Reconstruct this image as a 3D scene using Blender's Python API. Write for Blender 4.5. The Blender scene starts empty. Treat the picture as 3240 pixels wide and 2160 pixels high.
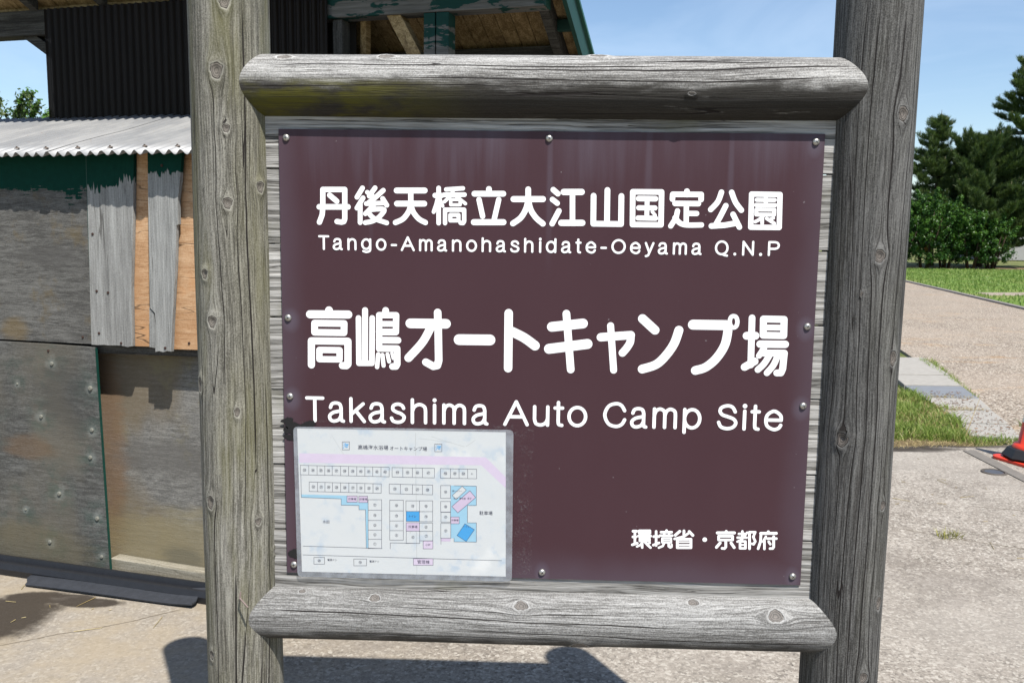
import bpy, bmesh, math, random
import numpy as np
from mathutils import Vector, Matrix

# ------------------------------------------------------------------ camera, sky, sun, exposure
SC = bpy.context.scene
COL = SC.collection
CAM_POS = (-0.0148, -1.9873, 1.5554)
PITCH, ROLL, YAW = -0.1241, 0.0128, -0.0308
cam_data = bpy.data.cameras.new('camera')
cam_data.sensor_width = 36.0
cam_data.lens = 31.111
cam_data.clip_start = 0.05
cam_data.clip_end = 3000.0
cam_data.dof.use_dof = True
cam_data.dof.focus_distance = 2.15
cam_data.dof.aperture_fstop = 16.0
camera = bpy.data.objects.new('camera', cam_data)
COL.objects.link(camera)
_f = Vector((math.sin(YAW)*math.cos(PITCH), math.cos(YAW)*math.cos(PITCH), math.sin(PITCH)))
_r0 = Vector((math.cos(YAW), -math.sin(YAW), 0))
_u0 = _r0.cross(_f)
_r = math.cos(ROLL)*_r0 + math.sin(ROLL)*_u0
_u = -math.sin(ROLL)*_r0 + math.cos(ROLL)*_u0
camera.matrix_world = Matrix(((_r.x, _u.x, -_f.x, CAM_POS[0]), (_r.y, _u.y, -_f.y, CAM_POS[1]),
                              (_r.z, _u.z, -_f.z, CAM_POS[2]), (0, 0, 0, 1)))
SC.camera = camera

SUN_DIR = Vector((0.286, -0.52, 1.0)).normalized()        # towards the sun
SUN_EL = math.asin(SUN_DIR.z)
SUN_AZ = math.atan2(SUN_DIR.x, SUN_DIR.y)
world = bpy.data.worlds.new('World')
SC.world = world
world.use_nodes = True
wn = world.node_tree
wn.nodes.clear()
sky = wn.nodes.new('ShaderNodeTexSky')
sky.sky_type = 'NISHITA'
sky.sun_disc = False
sky.sun_elevation = SUN_EL
sky.sun_rotation = SUN_AZ
sky.altitude = 10.0
sky.air_density = 1.0
sky.dust_density = 0.4
sky.ozone_density = 2.6
wtc = wn.nodes.new('ShaderNodeTexCoord')
wmap = wn.nodes.new('ShaderNodeMapping')
wmap.inputs['Scale'].default_value = (1.0, 1.0, 4.5)
wnoise = wn.nodes.new('ShaderNodeTexNoise')
wnoise.inputs['Scale'].default_value = 2.6
wnoise.inputs['Detail'].default_value = 6.0
wnoise.inputs['Roughness'].default_value = 0.55
wnoise.inputs['Distortion'].default_value = 0.6
wramp = wn.nodes.new('ShaderNodeMapRange')
wramp.inputs[1].default_value = 0.42
wramp.inputs[2].default_value = 0.80
wramp.inputs[3].default_value = 0.0
wramp.inputs[4].default_value = 0.34
wmix = wn.nodes.new('ShaderNodeMix')
wmix.data_type = 'RGBA'
wmix.inputs[7].default_value = (6.2, 7.2, 8.6, 1)
wbg = wn.nodes.new('ShaderNodeBackground')
wbg.inputs['Strength'].default_value = 0.10
wout = wn.nodes.new('ShaderNodeOutputWorld')
wn.links.new(wtc.outputs['Generated'], wmap.inputs[0])
wn.links.new(wmap.outputs[0], wnoise.inputs['Vector'])
wn.links.new(wnoise.outputs['Fac'], wramp.inputs[0])
wn.links.new(wramp.outputs[0], wmix.inputs[0])
wn.links.new(sky.outputs[0], wmix.inputs[6])
wn.links.new(wmix.outputs[2], wbg.inputs['Color'])
wn.links.new(wbg.outputs[0], wout.inputs[0])

sun_data = bpy.data.lights.new('sun', 'SUN')
sun_data.energy = 4.9
sun_data.angle = math.radians(0.53)
sun_data.color = (1.0, 0.955, 0.89)
sun = bpy.data.objects.new('sun', sun_data)
sun.location = (6, -10, 20)
sun.rotation_euler = SUN_DIR.to_track_quat('Z', 'Y').to_euler()
COL.objects.link(sun)

SC.view_settings.view_transform = 'Standard'
SC.view_settings.look = 'None'
SC.view_settings.exposure = 0.64
SC.view_settings.gamma = 1.0
SC.view_settings.use_curve_mapping = False
SC.render.engine = 'CYCLES'
SC.cycles.max_bounces = 6
SC.cycles.diffuse_bounces = 3
SC.cycles.glossy_bounces = 2
SC.cycles.transmission_bounces = 3
SC.cycles.transparent_max_bounces = 10
SC.cycles.caustics_reflective = False
SC.cycles.caustics_refractive = False

random.seed(7)
RNG = np.random.default_rng(11)

# ------------------------------------------------------------------ helpers: objects
def tag(o, label=None, cat=None, group=None, kind=None):
    if label: o['label'] = label
    if cat: o['category'] = cat
    if group: o['group'] = group
    if kind: o['kind'] = kind
    return o

def empty(name, loc=(0, 0, 0), rz=0.0):
    o = bpy.data.objects.new(name, None)
    o.location = loc
    o.rotation_euler = (0, 0, rz)
    o.empty_display_size = 0.1
    COL.objects.link(o)
    return o

def obj(name, mesh, material=None, parent=None, smooth=False, loc=None, rot=None):
    o = bpy.data.objects.new(name, mesh)
    if material is not None and len(mesh.materials) == 0:
        mesh.materials.append(material)
    if smooth:
        mesh.polygons.foreach_set('use_smooth', [True]*len(mesh.polygons))
    COL.objects.link(o)
    if parent: o.parent = parent
    if loc: o.location = loc
    if rot: o.rotation_euler = rot
    return o

class MB:
    """collects vertices and faces of one mesh"""
    def __init__(s): s.v = []; s.f = []
    def add(s, vs, fs):
        b = len(s.v); s.v += [tuple(p) for p in vs]; s.f += [tuple(i+b for i in f) for f in fs]; return s
    def box(s, x0, x1, y0, y1, z0, z1):
        return s.add([(x0,y0,z0),(x1,y0,z0),(x1,y1,z0),(x0,y1,z0),(x0,y0,z1),(x1,y0,z1),(x1,y1,z1),(x0,y1,z1)],
                     [(0,3,2,1),(4,5,6,7),(0,1,5,4),(1,2,6,5),(2,3,7,6),(3,0,4,7)])
    def prism(s, poly, y0, y1):
        """outline in x,z (counter-clockwise seen from -y), front at y0, back at y1"""
        n = len(poly)
        return s.add([(x, y0, z) for x, z in poly]+[(x, y1, z) for x, z in poly],
                     [tuple(range(n)), tuple(range(2*n-1, n-1, -1))]+[(i, i+n, (i+1) % n+n, (i+1) % n) for i in range(n)])
    def plate(s, poly, z0, z1):
        """outline in x,y (counter-clockwise from above), top at z1"""
        n = len(poly)
        return s.add([(x, y, z1) for x, y in poly]+[(x, y, z0) for x, y in poly],
                     [tuple(range(n)), tuple(range(2*n-1, n-1, -1))]+[(i, i+n, (i+1) % n+n, (i+1) % n) for i in range(n)])
    def bar(s, a, b, w, h, up=(0, 0, 1)):
        a, b = Vector(a), Vector(b); d = (b-a).normalized(); r = d.cross(Vector(up)).normalized(); u = r.cross(d)
        vs = [p+r*sx*w/2+u*sz*h/2 for p in (a, b) for sx, sz in ((-1,-1),(1,-1),(1,1),(-1,1))]
        return s.add(vs, [(0,1,2,3),(7,6,5,4),(0,4,5,1),(1,5,6,2),(2,6,7,3),(3,7,4,0)])
    def tube(s, pts, radii, n=10, cap=True):
        pts = [Vector(p) for p in pts]; b = len(s.v); k = len(pts)
        for i, p in enumerate(pts):
            d = (pts[min(i+1, k-1)]-pts[max(i-1, 0)]).normalized()
            r = d.cross(Vector((0, 0, 1)) if abs(d.z) < .9 else Vector((0, 1, 0))).normalized(); u = r.cross(d)
            for j in range(n):
                t = 2*math.pi*j/n; s.v.append(tuple(p+(r*math.cos(t)+u*math.sin(t))*radii[i]))
        for i in range(k-1):
            for j in range(n):
                a0 = b+i*n+j; a1 = b+i*n+(j+1) % n
                s.f.append((a0, a0+n, a1+n, a1))
        if cap:
            s.f.append(tuple(range(b, b+n))); s.f.append(tuple(range(b+k*n-1, b+(k-1)*n-1, -1)))
        return s
    def lathe(s, prof, n=24, c=(0, 0, 0)):
        b = len(s.v)
        for r, z in prof:
            for j in range(n):
                t = 2*math.pi*j/n; s.v.append((c[0]+r*math.cos(t), c[1]+r*math.sin(t), c[2]+z))
        for i in range(len(prof)-1):
            for j in range(n):
                a0 = b+i*n+j; a1 = b+i*n+(j+1) % n
                s.f.append((a0, a1, a1+n, a0+n))
        return s
    def mesh(s, name):
        m = bpy.data.meshes.new(name); m.from_pydata(s.v, [], s.f); m.update(); return m
    def build(s, name, material, parent=None, smooth=False, bevel=0.0, **k):
        m = s.mesh(name)
        if bevel:
            bm = bmesh.new(); bm.from_mesh(m)
            bmesh.ops.bevel(bm, geom=[e for e in bm.edges if e.calc_face_angle(0) > .5], offset=bevel, segments=2, affect='EDGES', profile=.6)
            bm.to_mesh(m); bm.free()
        return obj(name, m, material, parent, smooth, **k)

def np_mesh(name, verts, faces, nside):
    """fast mesh of faces that all have nside corners"""
    m = bpy.data.meshes.new(name)
    verts = np.ascontiguousarray(verts, dtype=np.float32); faces = np.ascontiguousarray(faces, dtype=np.int32)
    m.vertices.add(len(verts)); m.vertices.foreach_set('co', verts.ravel())
    m.loops.add(faces.size); m.loops.foreach_set('vertex_index', faces.ravel())
    m.polygons.add(len(faces)); m.polygons.foreach_set('loop_start', np.arange(0, faces.size, nside, dtype=np.int32))
    m.update(calc_edges=True); m.validate()
    return m

# ------------------------------------------------------------------ helpers: materials
class NT:
    def __init__(s, name):
        s.m = bpy.data.materials.new(name); s.m.use_nodes = True; s.t = s.m.node_tree; s.t.nodes.clear()
    def node(s, kind, ins=(), **props):
        n = s.t.nodes.new(kind)
        for k, v in props.items(): setattr(n, k, v)
        for k, v in dict(ins).items():
            if isinstance(v, bpy.types.NodeSocket): s.t.links.new(v, n.inputs[k])
            else: n.inputs[k].default_value = v
        return n
    def coord(s, which='Object'): return s.node('ShaderNodeTexCoord').outputs[which]
    def attr(s, name, out='Vector'): return s.node('ShaderNodeAttribute', attribute_name=name).outputs[out]
    def mul(s, vec, sc, off=(0, 0, 0)):
        return s.node('ShaderNodeMapping', {0: vec, 1: off, 3: sc}).outputs[0]
    def noise(s, vec, scale=1.0, detail=3.0, rough=.55, dist=0.0, out='Fac'):
        return s.node('ShaderNodeTexNoise', {'Vector': vec, 'Scale': scale, 'Detail': detail, 'Roughness': rough, 'Distortion': dist}).outputs[out]
    def voro(s, vec, scale, feature='F1', out='Distance', rand=1.0):
        return s.node('ShaderNodeTexVoronoi', {'Vector': vec, 'Scale': scale, 'Randomness': rand}, feature=feature).outputs[out]
    def math(s, op, a, b=0.0, c=0.0, clamp=False):
        return s.node('ShaderNodeMath', {0: a, 1: b, 2: c}, operation=op, use_clamp=clamp).outputs[0]
    def rng(s, v, a, b, c=0.0, d=1.0, smooth=True):
        return s.node('ShaderNodeMapRange', {0: v, 1: a, 2: b, 3: c, 4: d}, interpolation_type='SMOOTHSTEP' if smooth else 'LINEAR').outputs[0]
    def sep(s, v): return s.node('ShaderNodeSeparateXYZ', {0: v}).outputs
    def comb(s, x, y, z): return s.node('ShaderNodeCombineXYZ', {0: x, 1: y, 2: z}).outputs[0]
    def mix(s, f, a, b, blend='MIX'):
        a = (*a, 1) if isinstance(a, tuple) and len(a) == 3 else a
        b = (*b, 1) if isinstance(b, tuple) and len(b) == 3 else b
        return s.node('ShaderNodeMix', {0: f, 6: a, 7: b}, data_type='RGBA', blend_type=blend).outputs[2]
    def ramp(s, f, stops):
        n = s.node('ShaderNodeValToRGB', {0: f}); e = n.color_ramp.elements
        while len(e) < len(stops): e.new(.5)
        for el, (p, c) in zip(e, stops): el.position = p; el.color = (*c, 1)
        return n.outputs[0]
    def bump(s, h, strength=.5, dist=.002, normal=None):
        i = {'Height': h, 'Strength': strength, 'Distance': dist}
        if normal is not None: i['Normal'] = normal
        return s.node('ShaderNodeBump', i).outputs[0]
    def pbr(s, color, rough=.8, normal=None, spec=.3, **k):
        i = {'Base Color': (*color, 1) if isinstance(color, tuple) and len(color) == 3 else color, 'Roughness': rough, 'Specular IOR Level': spec}
        if normal is not None: i['Normal'] = normal
        i.update(k)
        b = s.node('ShaderNodeBsdfPrincipled', i).outputs[0]
        return s.done(b)
    def done(s, b):
        s.t.links.new(b, s.node('ShaderNodeOutputMaterial').inputs[0]); return s.m

def plain(name, color, rough=.7, spec=.3, var=.25, scale=30.0, metallic=0.0, bump=0.0):
    n = NT(name); c = n.coord()
    f = n.noise(c, scale, 4)
    col = n.mix(n.math('MULTIPLY', f, var*2), color, tuple(max(0, v*.45) for v in color))
    nm = n.bump(f, .5, bump) if bump else None
    return n.pbr(col, rough, nm, spec, Metallic=metallic)

def log_wood(name, dark, light, algae=0.0, mildew=0.0, seed=0.0, rail=False, checks=(), fq=1.0, ck=1.0, lowz=0.0):
    n = NT(name); g = n.attr('grain'); k = n.attr('knot', 'Fac'); oc = n.coord()
    fib = n.noise(n.mul(g, (430*fq, 16*fq, 1)), 1, 3, .7)
    med = n.noise(n.mul(g, (150*fq, 3.2*fq, 1)), 1, 3, .65, .2)
    wide = n.noise(n.mul(g, (20, 1.4, 1)), 1, 2, .6)
    speck = n.noise(n.mul(oc, (330, 330, 330)), 1, 2, .7)
    ring = n.math('SINE', n.math('ADD', n.math('MULTIPLY', n.sep(g)[0], 520.0), n.math('MULTIPLY', wide, 40.0)))
    ring = n.math('MULTIPLY', n.math('ADD', ring, 1.0), .5)
    v = n.math('ADD', n.math('MULTIPLY', fib, .36), n.math('MULTIPLY', med, .30))
    v = n.math('ADD', v, n.math('MULTIPLY', wide, .18))
    v = n.math('ADD', v, n.math('MULTIPLY', speck, .30))
    v = n.math('ADD', v, n.math('MULTIPLY', ring, .035))
    v = n.rng(v, .455, .745, 0, 1, False)
    mid = tuple((a*.55+b*.45) for a, b in zip(dark, light))
    col = n.ramp(v, [(0, tuple(a*.6 for a in dark)), (.28, dark), (.58, mid), (1, light)])
    # algae: yellow green film in long streaks
    if algae > 0:
        am = n.noise(n.mul(g, (11, 1.5, 1), (3.1+seed, 1.7, 0)), 1, 4, .6)
        am = n.math('MULTIPLY', n.rng(am, .45, .68), algae)
        col = n.mix(am, col, (.125, .118, .040), 'MIX')
        tint = n.noise(n.mul(g, (5, .8, 1), (seed, 4.7, 0)), 1, 2)
        col = n.mix(n.math('MULTIPLY', n.rng(tint, .38, .62), .40*min(1, algae*1.5)), col, (.62, .60, .36), 'MULTIPLY')
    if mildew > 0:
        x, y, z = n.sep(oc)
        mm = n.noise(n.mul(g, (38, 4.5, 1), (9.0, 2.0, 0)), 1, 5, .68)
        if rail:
            low = n.rng(n.math('ADD', z, n.math('MULTIPLY', n.noise(n.mul(oc, (5, 1, 22)), 1, 5, .68), .10)), .074+lowz, .036+lowz)  # rail underside: mildewed, with the shade there deepened in the same dark colour
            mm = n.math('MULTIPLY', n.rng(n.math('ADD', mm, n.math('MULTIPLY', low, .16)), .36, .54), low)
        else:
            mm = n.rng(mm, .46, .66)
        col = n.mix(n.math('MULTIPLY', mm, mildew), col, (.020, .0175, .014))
        if rail:
            gm = n.math('MULTIPLY', n.rng(x, -.10, -.50, 0, 1 if lowz == 0 else 0), n.rng(n.noise(n.mul(oc, (9, 9, 26)), 1, 4), .34, .56))
            gm = n.math('MULTIPLY', gm, n.rng(z, .014, -.012))
            col = n.mix(n.math('MULTIPLY', gm, .9), col, (.085, .080, .010))
    # drying checks
    cn = n.noise(n.mul(g, (27, .40, 1), (seed*1.3, 0, 0)), 1, 1.0, .3)
    w = n.noise(n.mul(g, (5, 3.0, 1), (7, seed, 0)), 1, 2)
    wid = n.rng(w, .40, .66, .0010*ck, .0085*ck)
    crack = n.math('SUBTRACT', 1.0, n.math('DIVIDE', n.math('ABSOLUTE', n.math('SUBTRACT', cn, .5)), wid), clamp=True)
    px_, pv_, _ = n.sep(g)
    wob = n.math('MULTIPLY', n.math('SUBTRACT', n.noise(n.mul(g, (.001, 2.2, 1), (0, seed, 0)), 1, 2), .5), .012)
    fine_w = n.math('MULTIPLY', n.math('SUBTRACT', n.noise(n.mul(g, (.001, 22, 1), (4, seed, 0)), 1, 2), .5), .0022)
    pw = n.math('ADD', px_, n.math('ADD', wob, fine_w))
    for (p0_, v0_, v1_, w_) in checks:
        tt = n.math('MULTIPLY', n.rng(pv_, v0_, v0_+.10), n.rng(pv_, v1_, v1_-.10))
        cl = n.math('SUBTRACT', 1.0, n.math('DIVIDE', n.math('ABSOLUTE', n.math('SUBTRACT', pw, p0_)), n.math('ADD', n.math('MULTIPLY', tt, w_), .00001)), clamp=True)
        crack = n.math('MAXIMUM', crack, n.math('MULTIPLY', cl, n.rng(tt, 0, .05)))
    cn2 = n.noise(n.mul(g, (105, 2.1, 1), (0, seed, 0)), 1, 1.5, .4)
    crack2 = n.math('SUBTRACT', 1.0, n.math('DIVIDE', n.math('ABSOLUTE', n.math('SUBTRACT', cn2, .52)), .030), clamp=True)
    crack2 = n.math('MULTIPLY', crack2, n.rng(w, .36, .60))
    col = n.mix(n.math('MULTIPLY', crack2, .30+.32*ck), col, (.035, .030, .026))
    col = n.mix(n.math('MULTIPLY', n.rng(crack, .0, .45), .96), col, (.013, .010, .009))
    # knots: pale collar, dark ring, brown heart
    halo = n.math('MULTIPLY', n.rng(k, 1.55, 1.1), .38)
    col = n.mix(halo, col, tuple(min(1, a*1.12) for a in light))
    kin = n.rng(k, 1.04, .94)
    kr = n.math('SINE', n.math('MULTIPLY', n.math('ADD', k, n.math('MULTIPLY', speck, .35)), 19.0))
    kc = n.mix(n.rng(kr, -1, 1), (.045, .038, .032), (.14, .12, .104))
    col = n.mix(n.math('MULTIPLY', kin, .80), col, kc)
    kring = n.math('SUBTRACT', 1.0, n.math('DIVIDE', n.math('ABSOLUTE', n.math('SUBTRACT', k, 1.03)), .13), clamp=True)
    kn = n.noise(n.mul(oc, (90, 90, 90)), 1, 2)
    col = n.mix(n.math('MULTIPLY', kring, n.rng(kn, .34, .58)), col, (.022, .017, .014))
    h = n.math('ADD', n.math('MULTIPLY', fib, .55), n.math('MULTIPLY', med, .55))
    h = n.math('ADD', h, n.math('MULTIPLY', ring, .10))
    h = n.math('ADD', h, n.math('MULTIPLY', speck, .16))
    h = n.math('SUBTRACT', h, n.math('MULTIPLY', n.rng(crack, 0, .6), 1.6))
    h = n.math('SUBTRACT', h, n.math('MULTIPLY', crack2, .5))
    h = n.math('SUBTRACT', h, n.math('MULTIPLY', kring, .6))
    return n.pbr(col, .82, n.bump(h, .85, .0026), .25)

def board_wood(name, dark, light, along='x', fine=1.0,  paint=None, blotch=None, seed=0.0, cracks=.7, warm=None):
    """weathered sawn wood in object coordinates, grain along one axis.
    paint = (colour, level z, raggedness)  peeling paint above a ragged level"""
    n = NT(name); oc = n.coord(); x, y, z = n.sep(oc)
    sc = {'x': (2.2, 60, 60), 'z': (60, 60, 2.2), 'y': (60, 2.2, 60), 'p': (9, 75, 75)}[along]
    off = (seed*3.1, seed*1.7, seed*2.3)
    a = n.mul(oc, tuple(q*fine for q in sc), off)
    med = n.noise(a, 1, 4, .6, .4)
    fib = n.noise(a, 4.5, 3, .6)
    blo = n.noise(n.mul(oc, (3.5, 3.5, 3.5), off), 1, 4, .6)
    v = n.math('ADD', n.math('MULTIPLY', med, .45), n.math('MULTIPLY', fib, .40))
    spk = n.noise(n.mul(oc, (160, 160, 160), off), 1, 2, .7)
    v = n.math('ADD', v, n.math('ADD', n.math('MULTIPLY', blo, .24), n.math('MULTIPLY', n.math('SUBTRACT', spk, .5), .30)))
    v = n.rng(v, .36, .76, 0, 1, False)
    col = n.ramp(v, [(0, tuple(q*.6 for q in dark)), (.35, dark), (1, light)])
    if warm is not None:
        wm = n.rng(n.noise(n.mul(oc, (2.3, 2.3, 1.5), (off[0]+5, 3, 1)), 1, 3), .46, .66)
        col = n.mix(n.math('MULTIPLY', wm, .7), col, warm)
    if blotch is not None:
        bm_ = n.rng(n.noise(n.mul(oc, (5.5, 5.5, 5.5), (off[0]+9, 1, 6)), 1, 5, .65), .54, .70)
        col = n.mix(n.math('MULTIPLY', bm_, .6), col, blotch)
    cn = n.noise(n.mul(a, tuple(.5 for _ in 'xyz'), (2, 5, 8)), 1, 2, .4)
    crack = n.math('SUBTRACT', 1.0, n.math('DIVIDE', n.math('ABSOLUTE', n.math('SUBTRACT', cn, .5)), .010), clamp=True)
    crack = n.math('MULTIPLY', crack, n.rng(blo, .44, .60))
    col = n.mix(n.math('MULTIPLY', crack, cracks), col, (.02, .017, .014))
    h = n.math('SUBTRACT', n.math('ADD', n.math('MULTIPLY', med, .6), n.math('MULTIPLY', fib, .4)), n.math('MULTIPLY', crack, cracks))
    rough = .85
    if paint is not None:
        pc, lev, rag = paint
        e = n.math('ADD', n.math('MULTIPLY', n.noise(n.mul(oc, (9, 9, 5), off), 1, 4, .6), rag*1.4), n.math('MULTIPLY', n.noise(a, 1.6, 3), rag*.7))
        e = n.math('ADD', z, n.math('SUBTRACT', e, rag*1.05))
        pm = n.rng(e, lev-.004, lev+.004)
        col = n.mix(pm, col, n.mix(n.noise(oc, 40, 3), pc, tuple(q*.6 for q in pc)))
        h = n.math('ADD', h, n.math('MULTIPLY', pm, .5))
    return n.pbr(col, rough, n.bump(h, .8, .0020), .10)

# ------------------------------------------------------------------ materials
def concrete_mat():
    n = NT('worn_concrete'); c = n.coord(); x, y, z = n.sep(c)
    big = n.noise(c, .55, 4, .6); mid = n.noise(c, 4.0, 5, .65); fine = n.noise(c, 150, 3, .65)
    ag = n.voro(c, 95, 'F1', 'Color'); agv = n.sep(ag)[0]; spk = n.noise(c, 42, 4, .75)
    v = n.math('ADD', n.math('MULTIPLY', mid, .30), n.math('ADD', n.math('MULTIPLY', fine, .30), n.math('MULTIPLY', spk, .40)))
    col = n.ramp(n.rng(v, .37, .63, 0, 1, False), [(0, (.105, .089, .073)), (.5, (.235, .207, .174)), (1, (.39, .355, .31))])
    col = n.mix(n.rng(agv, .72, 1.0, 0, .7, False), col, (.46, .43, .375))
    col = n.mix(n.rng(agv, .22, .0, 0, .62, False), col, (.06, .052, .044))
    col = n.mix(n.rng(big, .40, .62, 0, .5), col, (.30, .275, .24))
    # ochre tone close to the shed
    col = n.mix(n.math('MULTIPLY', n.rng(x, .4, -1.6), n.rng(mid, .35, .65, .15, .62)), col, (.275, .222, .145))
    # dark brown patches with ragged outlines
    wob = n.math('MULTIPLY', n.math('SUBTRACT', n.noise(c, 6.5, 6, .72), .5), .42)
    st = None
    for (sx, sy, rx, ry) in ((-2.17, 1.31, .24, .25), (-2.10, 1.51, .18, .07), (-1.86, 1.475, .15, .05), (-1.98, 1.52, .12, .035), (2.55, 4.50, .55, .13), (2.9, 4.62, .8, .07)):
        dx = n.math('DIVIDE', n.math('SUBTRACT', x, sx), rx); dy = n.math('DIVIDE', n.math('SUBTRACT', y, sy), ry)
        d = n.math('ADD', n.math('SQRT', n.math('ADD', n.math('MULTIPLY', dx, dx), n.math('MULTIPLY', dy, dy))), n.math('MULTIPLY', wob, 2.2))
        s_ = n.rng(d, 1.12, .72)
        st = s_ if st is None else n.math('MAXIMUM', st, s_)
    col = n.mix(n.math('MULTIPLY', st, .93), col, n.mix(fine, (.014, .0105, .008), (.042, .033, .025)))
    # hairline cracks
    def crackline(x0, y0, x1, y1, wid, amp):
        L = math.hypot(x1-x0, y1-y0); ux, uy = (x1-x0)/L, (y1-y0)/L
        rx = n.math('SUBTRACT', x, x0); ry = n.math('SUBTRACT', y, y0)
        t = n.math('ADD', n.math('MULTIPLY', rx, ux), n.math('MULTIPLY', ry, uy))
        d = n.math('SUBTRACT', n.math('MULTIPLY', rx, -uy), n.math('MULTIPLY', ry, -ux))
        d = n.math('ADD', d, n.math('MULTIPLY', n.math('SUBTRACT', n.noise(c, 2.6, 5, .6), .5), amp))
        m = n.math('SUBTRACT', 1.0, n.math('DIVIDE', n.math('ABSOLUTE', d), wid), clamp=True)
        return n.math('MULTIPLY', m, n.math('MULTIPLY', n.rng(t, 0, .05), n.rng(t, L, L-.05)))
    ck = crackline(-2.1, 1.02, -1.45, 1.44, .007, .10)
    for a in ((1.9, 2.68, 3.6, 1.75, .010, .10), (2.5, 3.1, 3.9, 2.75, .007, .07), (.2, 2.3, 1.5, 3.4, .004, .2)):
        ck = n.math('MAXIMUM', ck, crackline(*a))
    col = n.mix(n.math('MULTIPLY', ck, .75), col, (.09, .07, .045))
    pb = n.math('MULTIPLY', n.rng(n.voro(c, 9, 'F1'), .045, .02), n.rng(n.sep(n.voro(c, 9, 'F1', 'Color'))[1], .45, .5))
    col = n.mix(n.math('MULTIPLY', pb, .8), col, (.045, .036, .028))
    ptc = n.rng(n.noise(n.mul(c, (.9, 1.6, 1), (4, 2, 0)), 1, 5, .7), .52, .64)
    col = n.mix(n.math('MULTIPLY', ptc, .38), col, (.165, .145, .125))
    h = n.math('SUBTRACT', n.math('ADD', n.math('MULTIPLY', fine, .6), n.math('MULTIPLY', agv, .35)), n.math('MULTIPLY', ck, 1.5))
    return n.pbr(col, .9, n.bump(h, .55, .003), .2)

def gravel_mat():
    n = NT('exposed_aggregate'); c = n.coord()
    st = n.voro(c, 55, 'F1', 'Color'); dist = n.voro(c, 55, 'F1'); r, g, b = n.sep(st)
    col = n.ramp(r, [(0, (.10, .078, .060)), (.3, (.255, .208, .160)), (.7, (.36, .308, .245)), (1, (.58, .53, .45))])
    col = n.mix(n.rng(dist, .35, .75, 0, .6), col, (.085, .062, .047))
    big = n.noise(c, .6, 4, .6)
    col = n.mix(n.rng(big, .35, .65, 0, .35), col, (.345, .285, .225))
    pn = n.math('MULTIPLY', n.rng(n.noise(n.mul(c, (.8, 2.4, 1)), 1, 4, .6), .55, .68), n.rng(n.noise(c, 25, 3), .35, .6))
    col = n.mix(n.math('MULTIPLY', pn, .55), col, (.36, .215, .09))
    return n.pbr(col, .9, n.bump(n.math('SUBTRACT', g, dist), .6, .006), .2)

def grass_ground_mat(name, a, b, dry):
    n = NT(name); c = n.coord()
    f = n.noise(c, 9, 5, .7); m = n.noise(c, .55, 4, .6); fine = n.noise(c, 90, 3, .7)
    col = n.mix(n.rng(f, .3, .7), a, b)
    col = n.mix(n.rng(m, .42, .66, 0, .75), col, dry)
    col = n.mix(n.rng(fine, .56, .80, 0, .35), col, (.02, .035, .008))
    return n.pbr(col, .95, n.bump(n.math('ADD', f, fine), .8, .02), .1)

def leaf_mat(name, a, b, trans=.35, rough=.5):
    n = NT(name); c = n.coord()
    r = n.node('ShaderNodeNewGeometry').outputs['Random Per Island']
    col = n.mix(r, a, b)
    d = n.node('ShaderNodeBsdfPrincipled', {'Base Color': col, 'Roughness': rough, 'Specular IOR Level': .3}).outputs[0]
    t = n.node('ShaderNodeBsdfTranslucent', {0: n.mix(.5, col, (.16, .26, .03), 'MIX')}).outputs[0]
    return n.done(n.node('ShaderNodeMixShader', {0: trans, 1: d, 2: t}).outputs[0])

MAT = {}
MAT['concrete'] = concrete_mat()
MAT['gravel'] = gravel_mat()
MAT['ground'] = grass_ground_mat('rough_ground', (.07, .10, .03), (.13, .15, .05), (.23, .20, .11))
MAT['lawn'] = grass_ground_mat('lawn_turf', (.10, .175, .032), (.15, .225, .05), (.235, .245, .09))
MAT['soil'] = grass_ground_mat('verge_soil', (.13, .105, .06), (.19, .145, .08), (.22, .15, .085))
MAT['blade'] = leaf_mat('grass_blade', (.13, .215, .03), (.31, .37, .10), .35)
MAT['dry_blade'] = leaf_mat('dry_grass', (.30, .22, .09), (.42, .34, .17), .2)
MAT['slab'] = plain('paving_concrete', (.36, .34, .305), .9, .2, .35, 14, bump=.003)
MAT['plate'] = plain('grey_steel_plate', (.20, .21, .225), .65, .5, .3, 8)
MAT['kerb'] = plain('kerb_stone', (.22, .20, .19), .9, .2, .35, 9, bump=.003)
MAT['strip_concrete'] = plain('joint_concrete', (.19, .175, .155), .9, .2, .35, 20, bump=.002)

# ------------------------------------------------------------------ the setting
gb = MB()
ringr = [0, 6, 14, 30, 70, 160, 380, 900]
for i, r in enumerate(ringr):
    for j in range(36):
        t = 2*math.pi*j/36
        gb.v.append((r*math.cos(t), 20+r*math.sin(t), -.05))
for i in range(len(ringr)-1):
    for j in range(36):
        a = i*36+j; b = i*36+(j+1) % 36
        gb.f.append((a, a+36, b+36, b) if i else (a, a+36, b+36))
tag(gb.build('ground', MAT['ground']), kind='structure')

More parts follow.
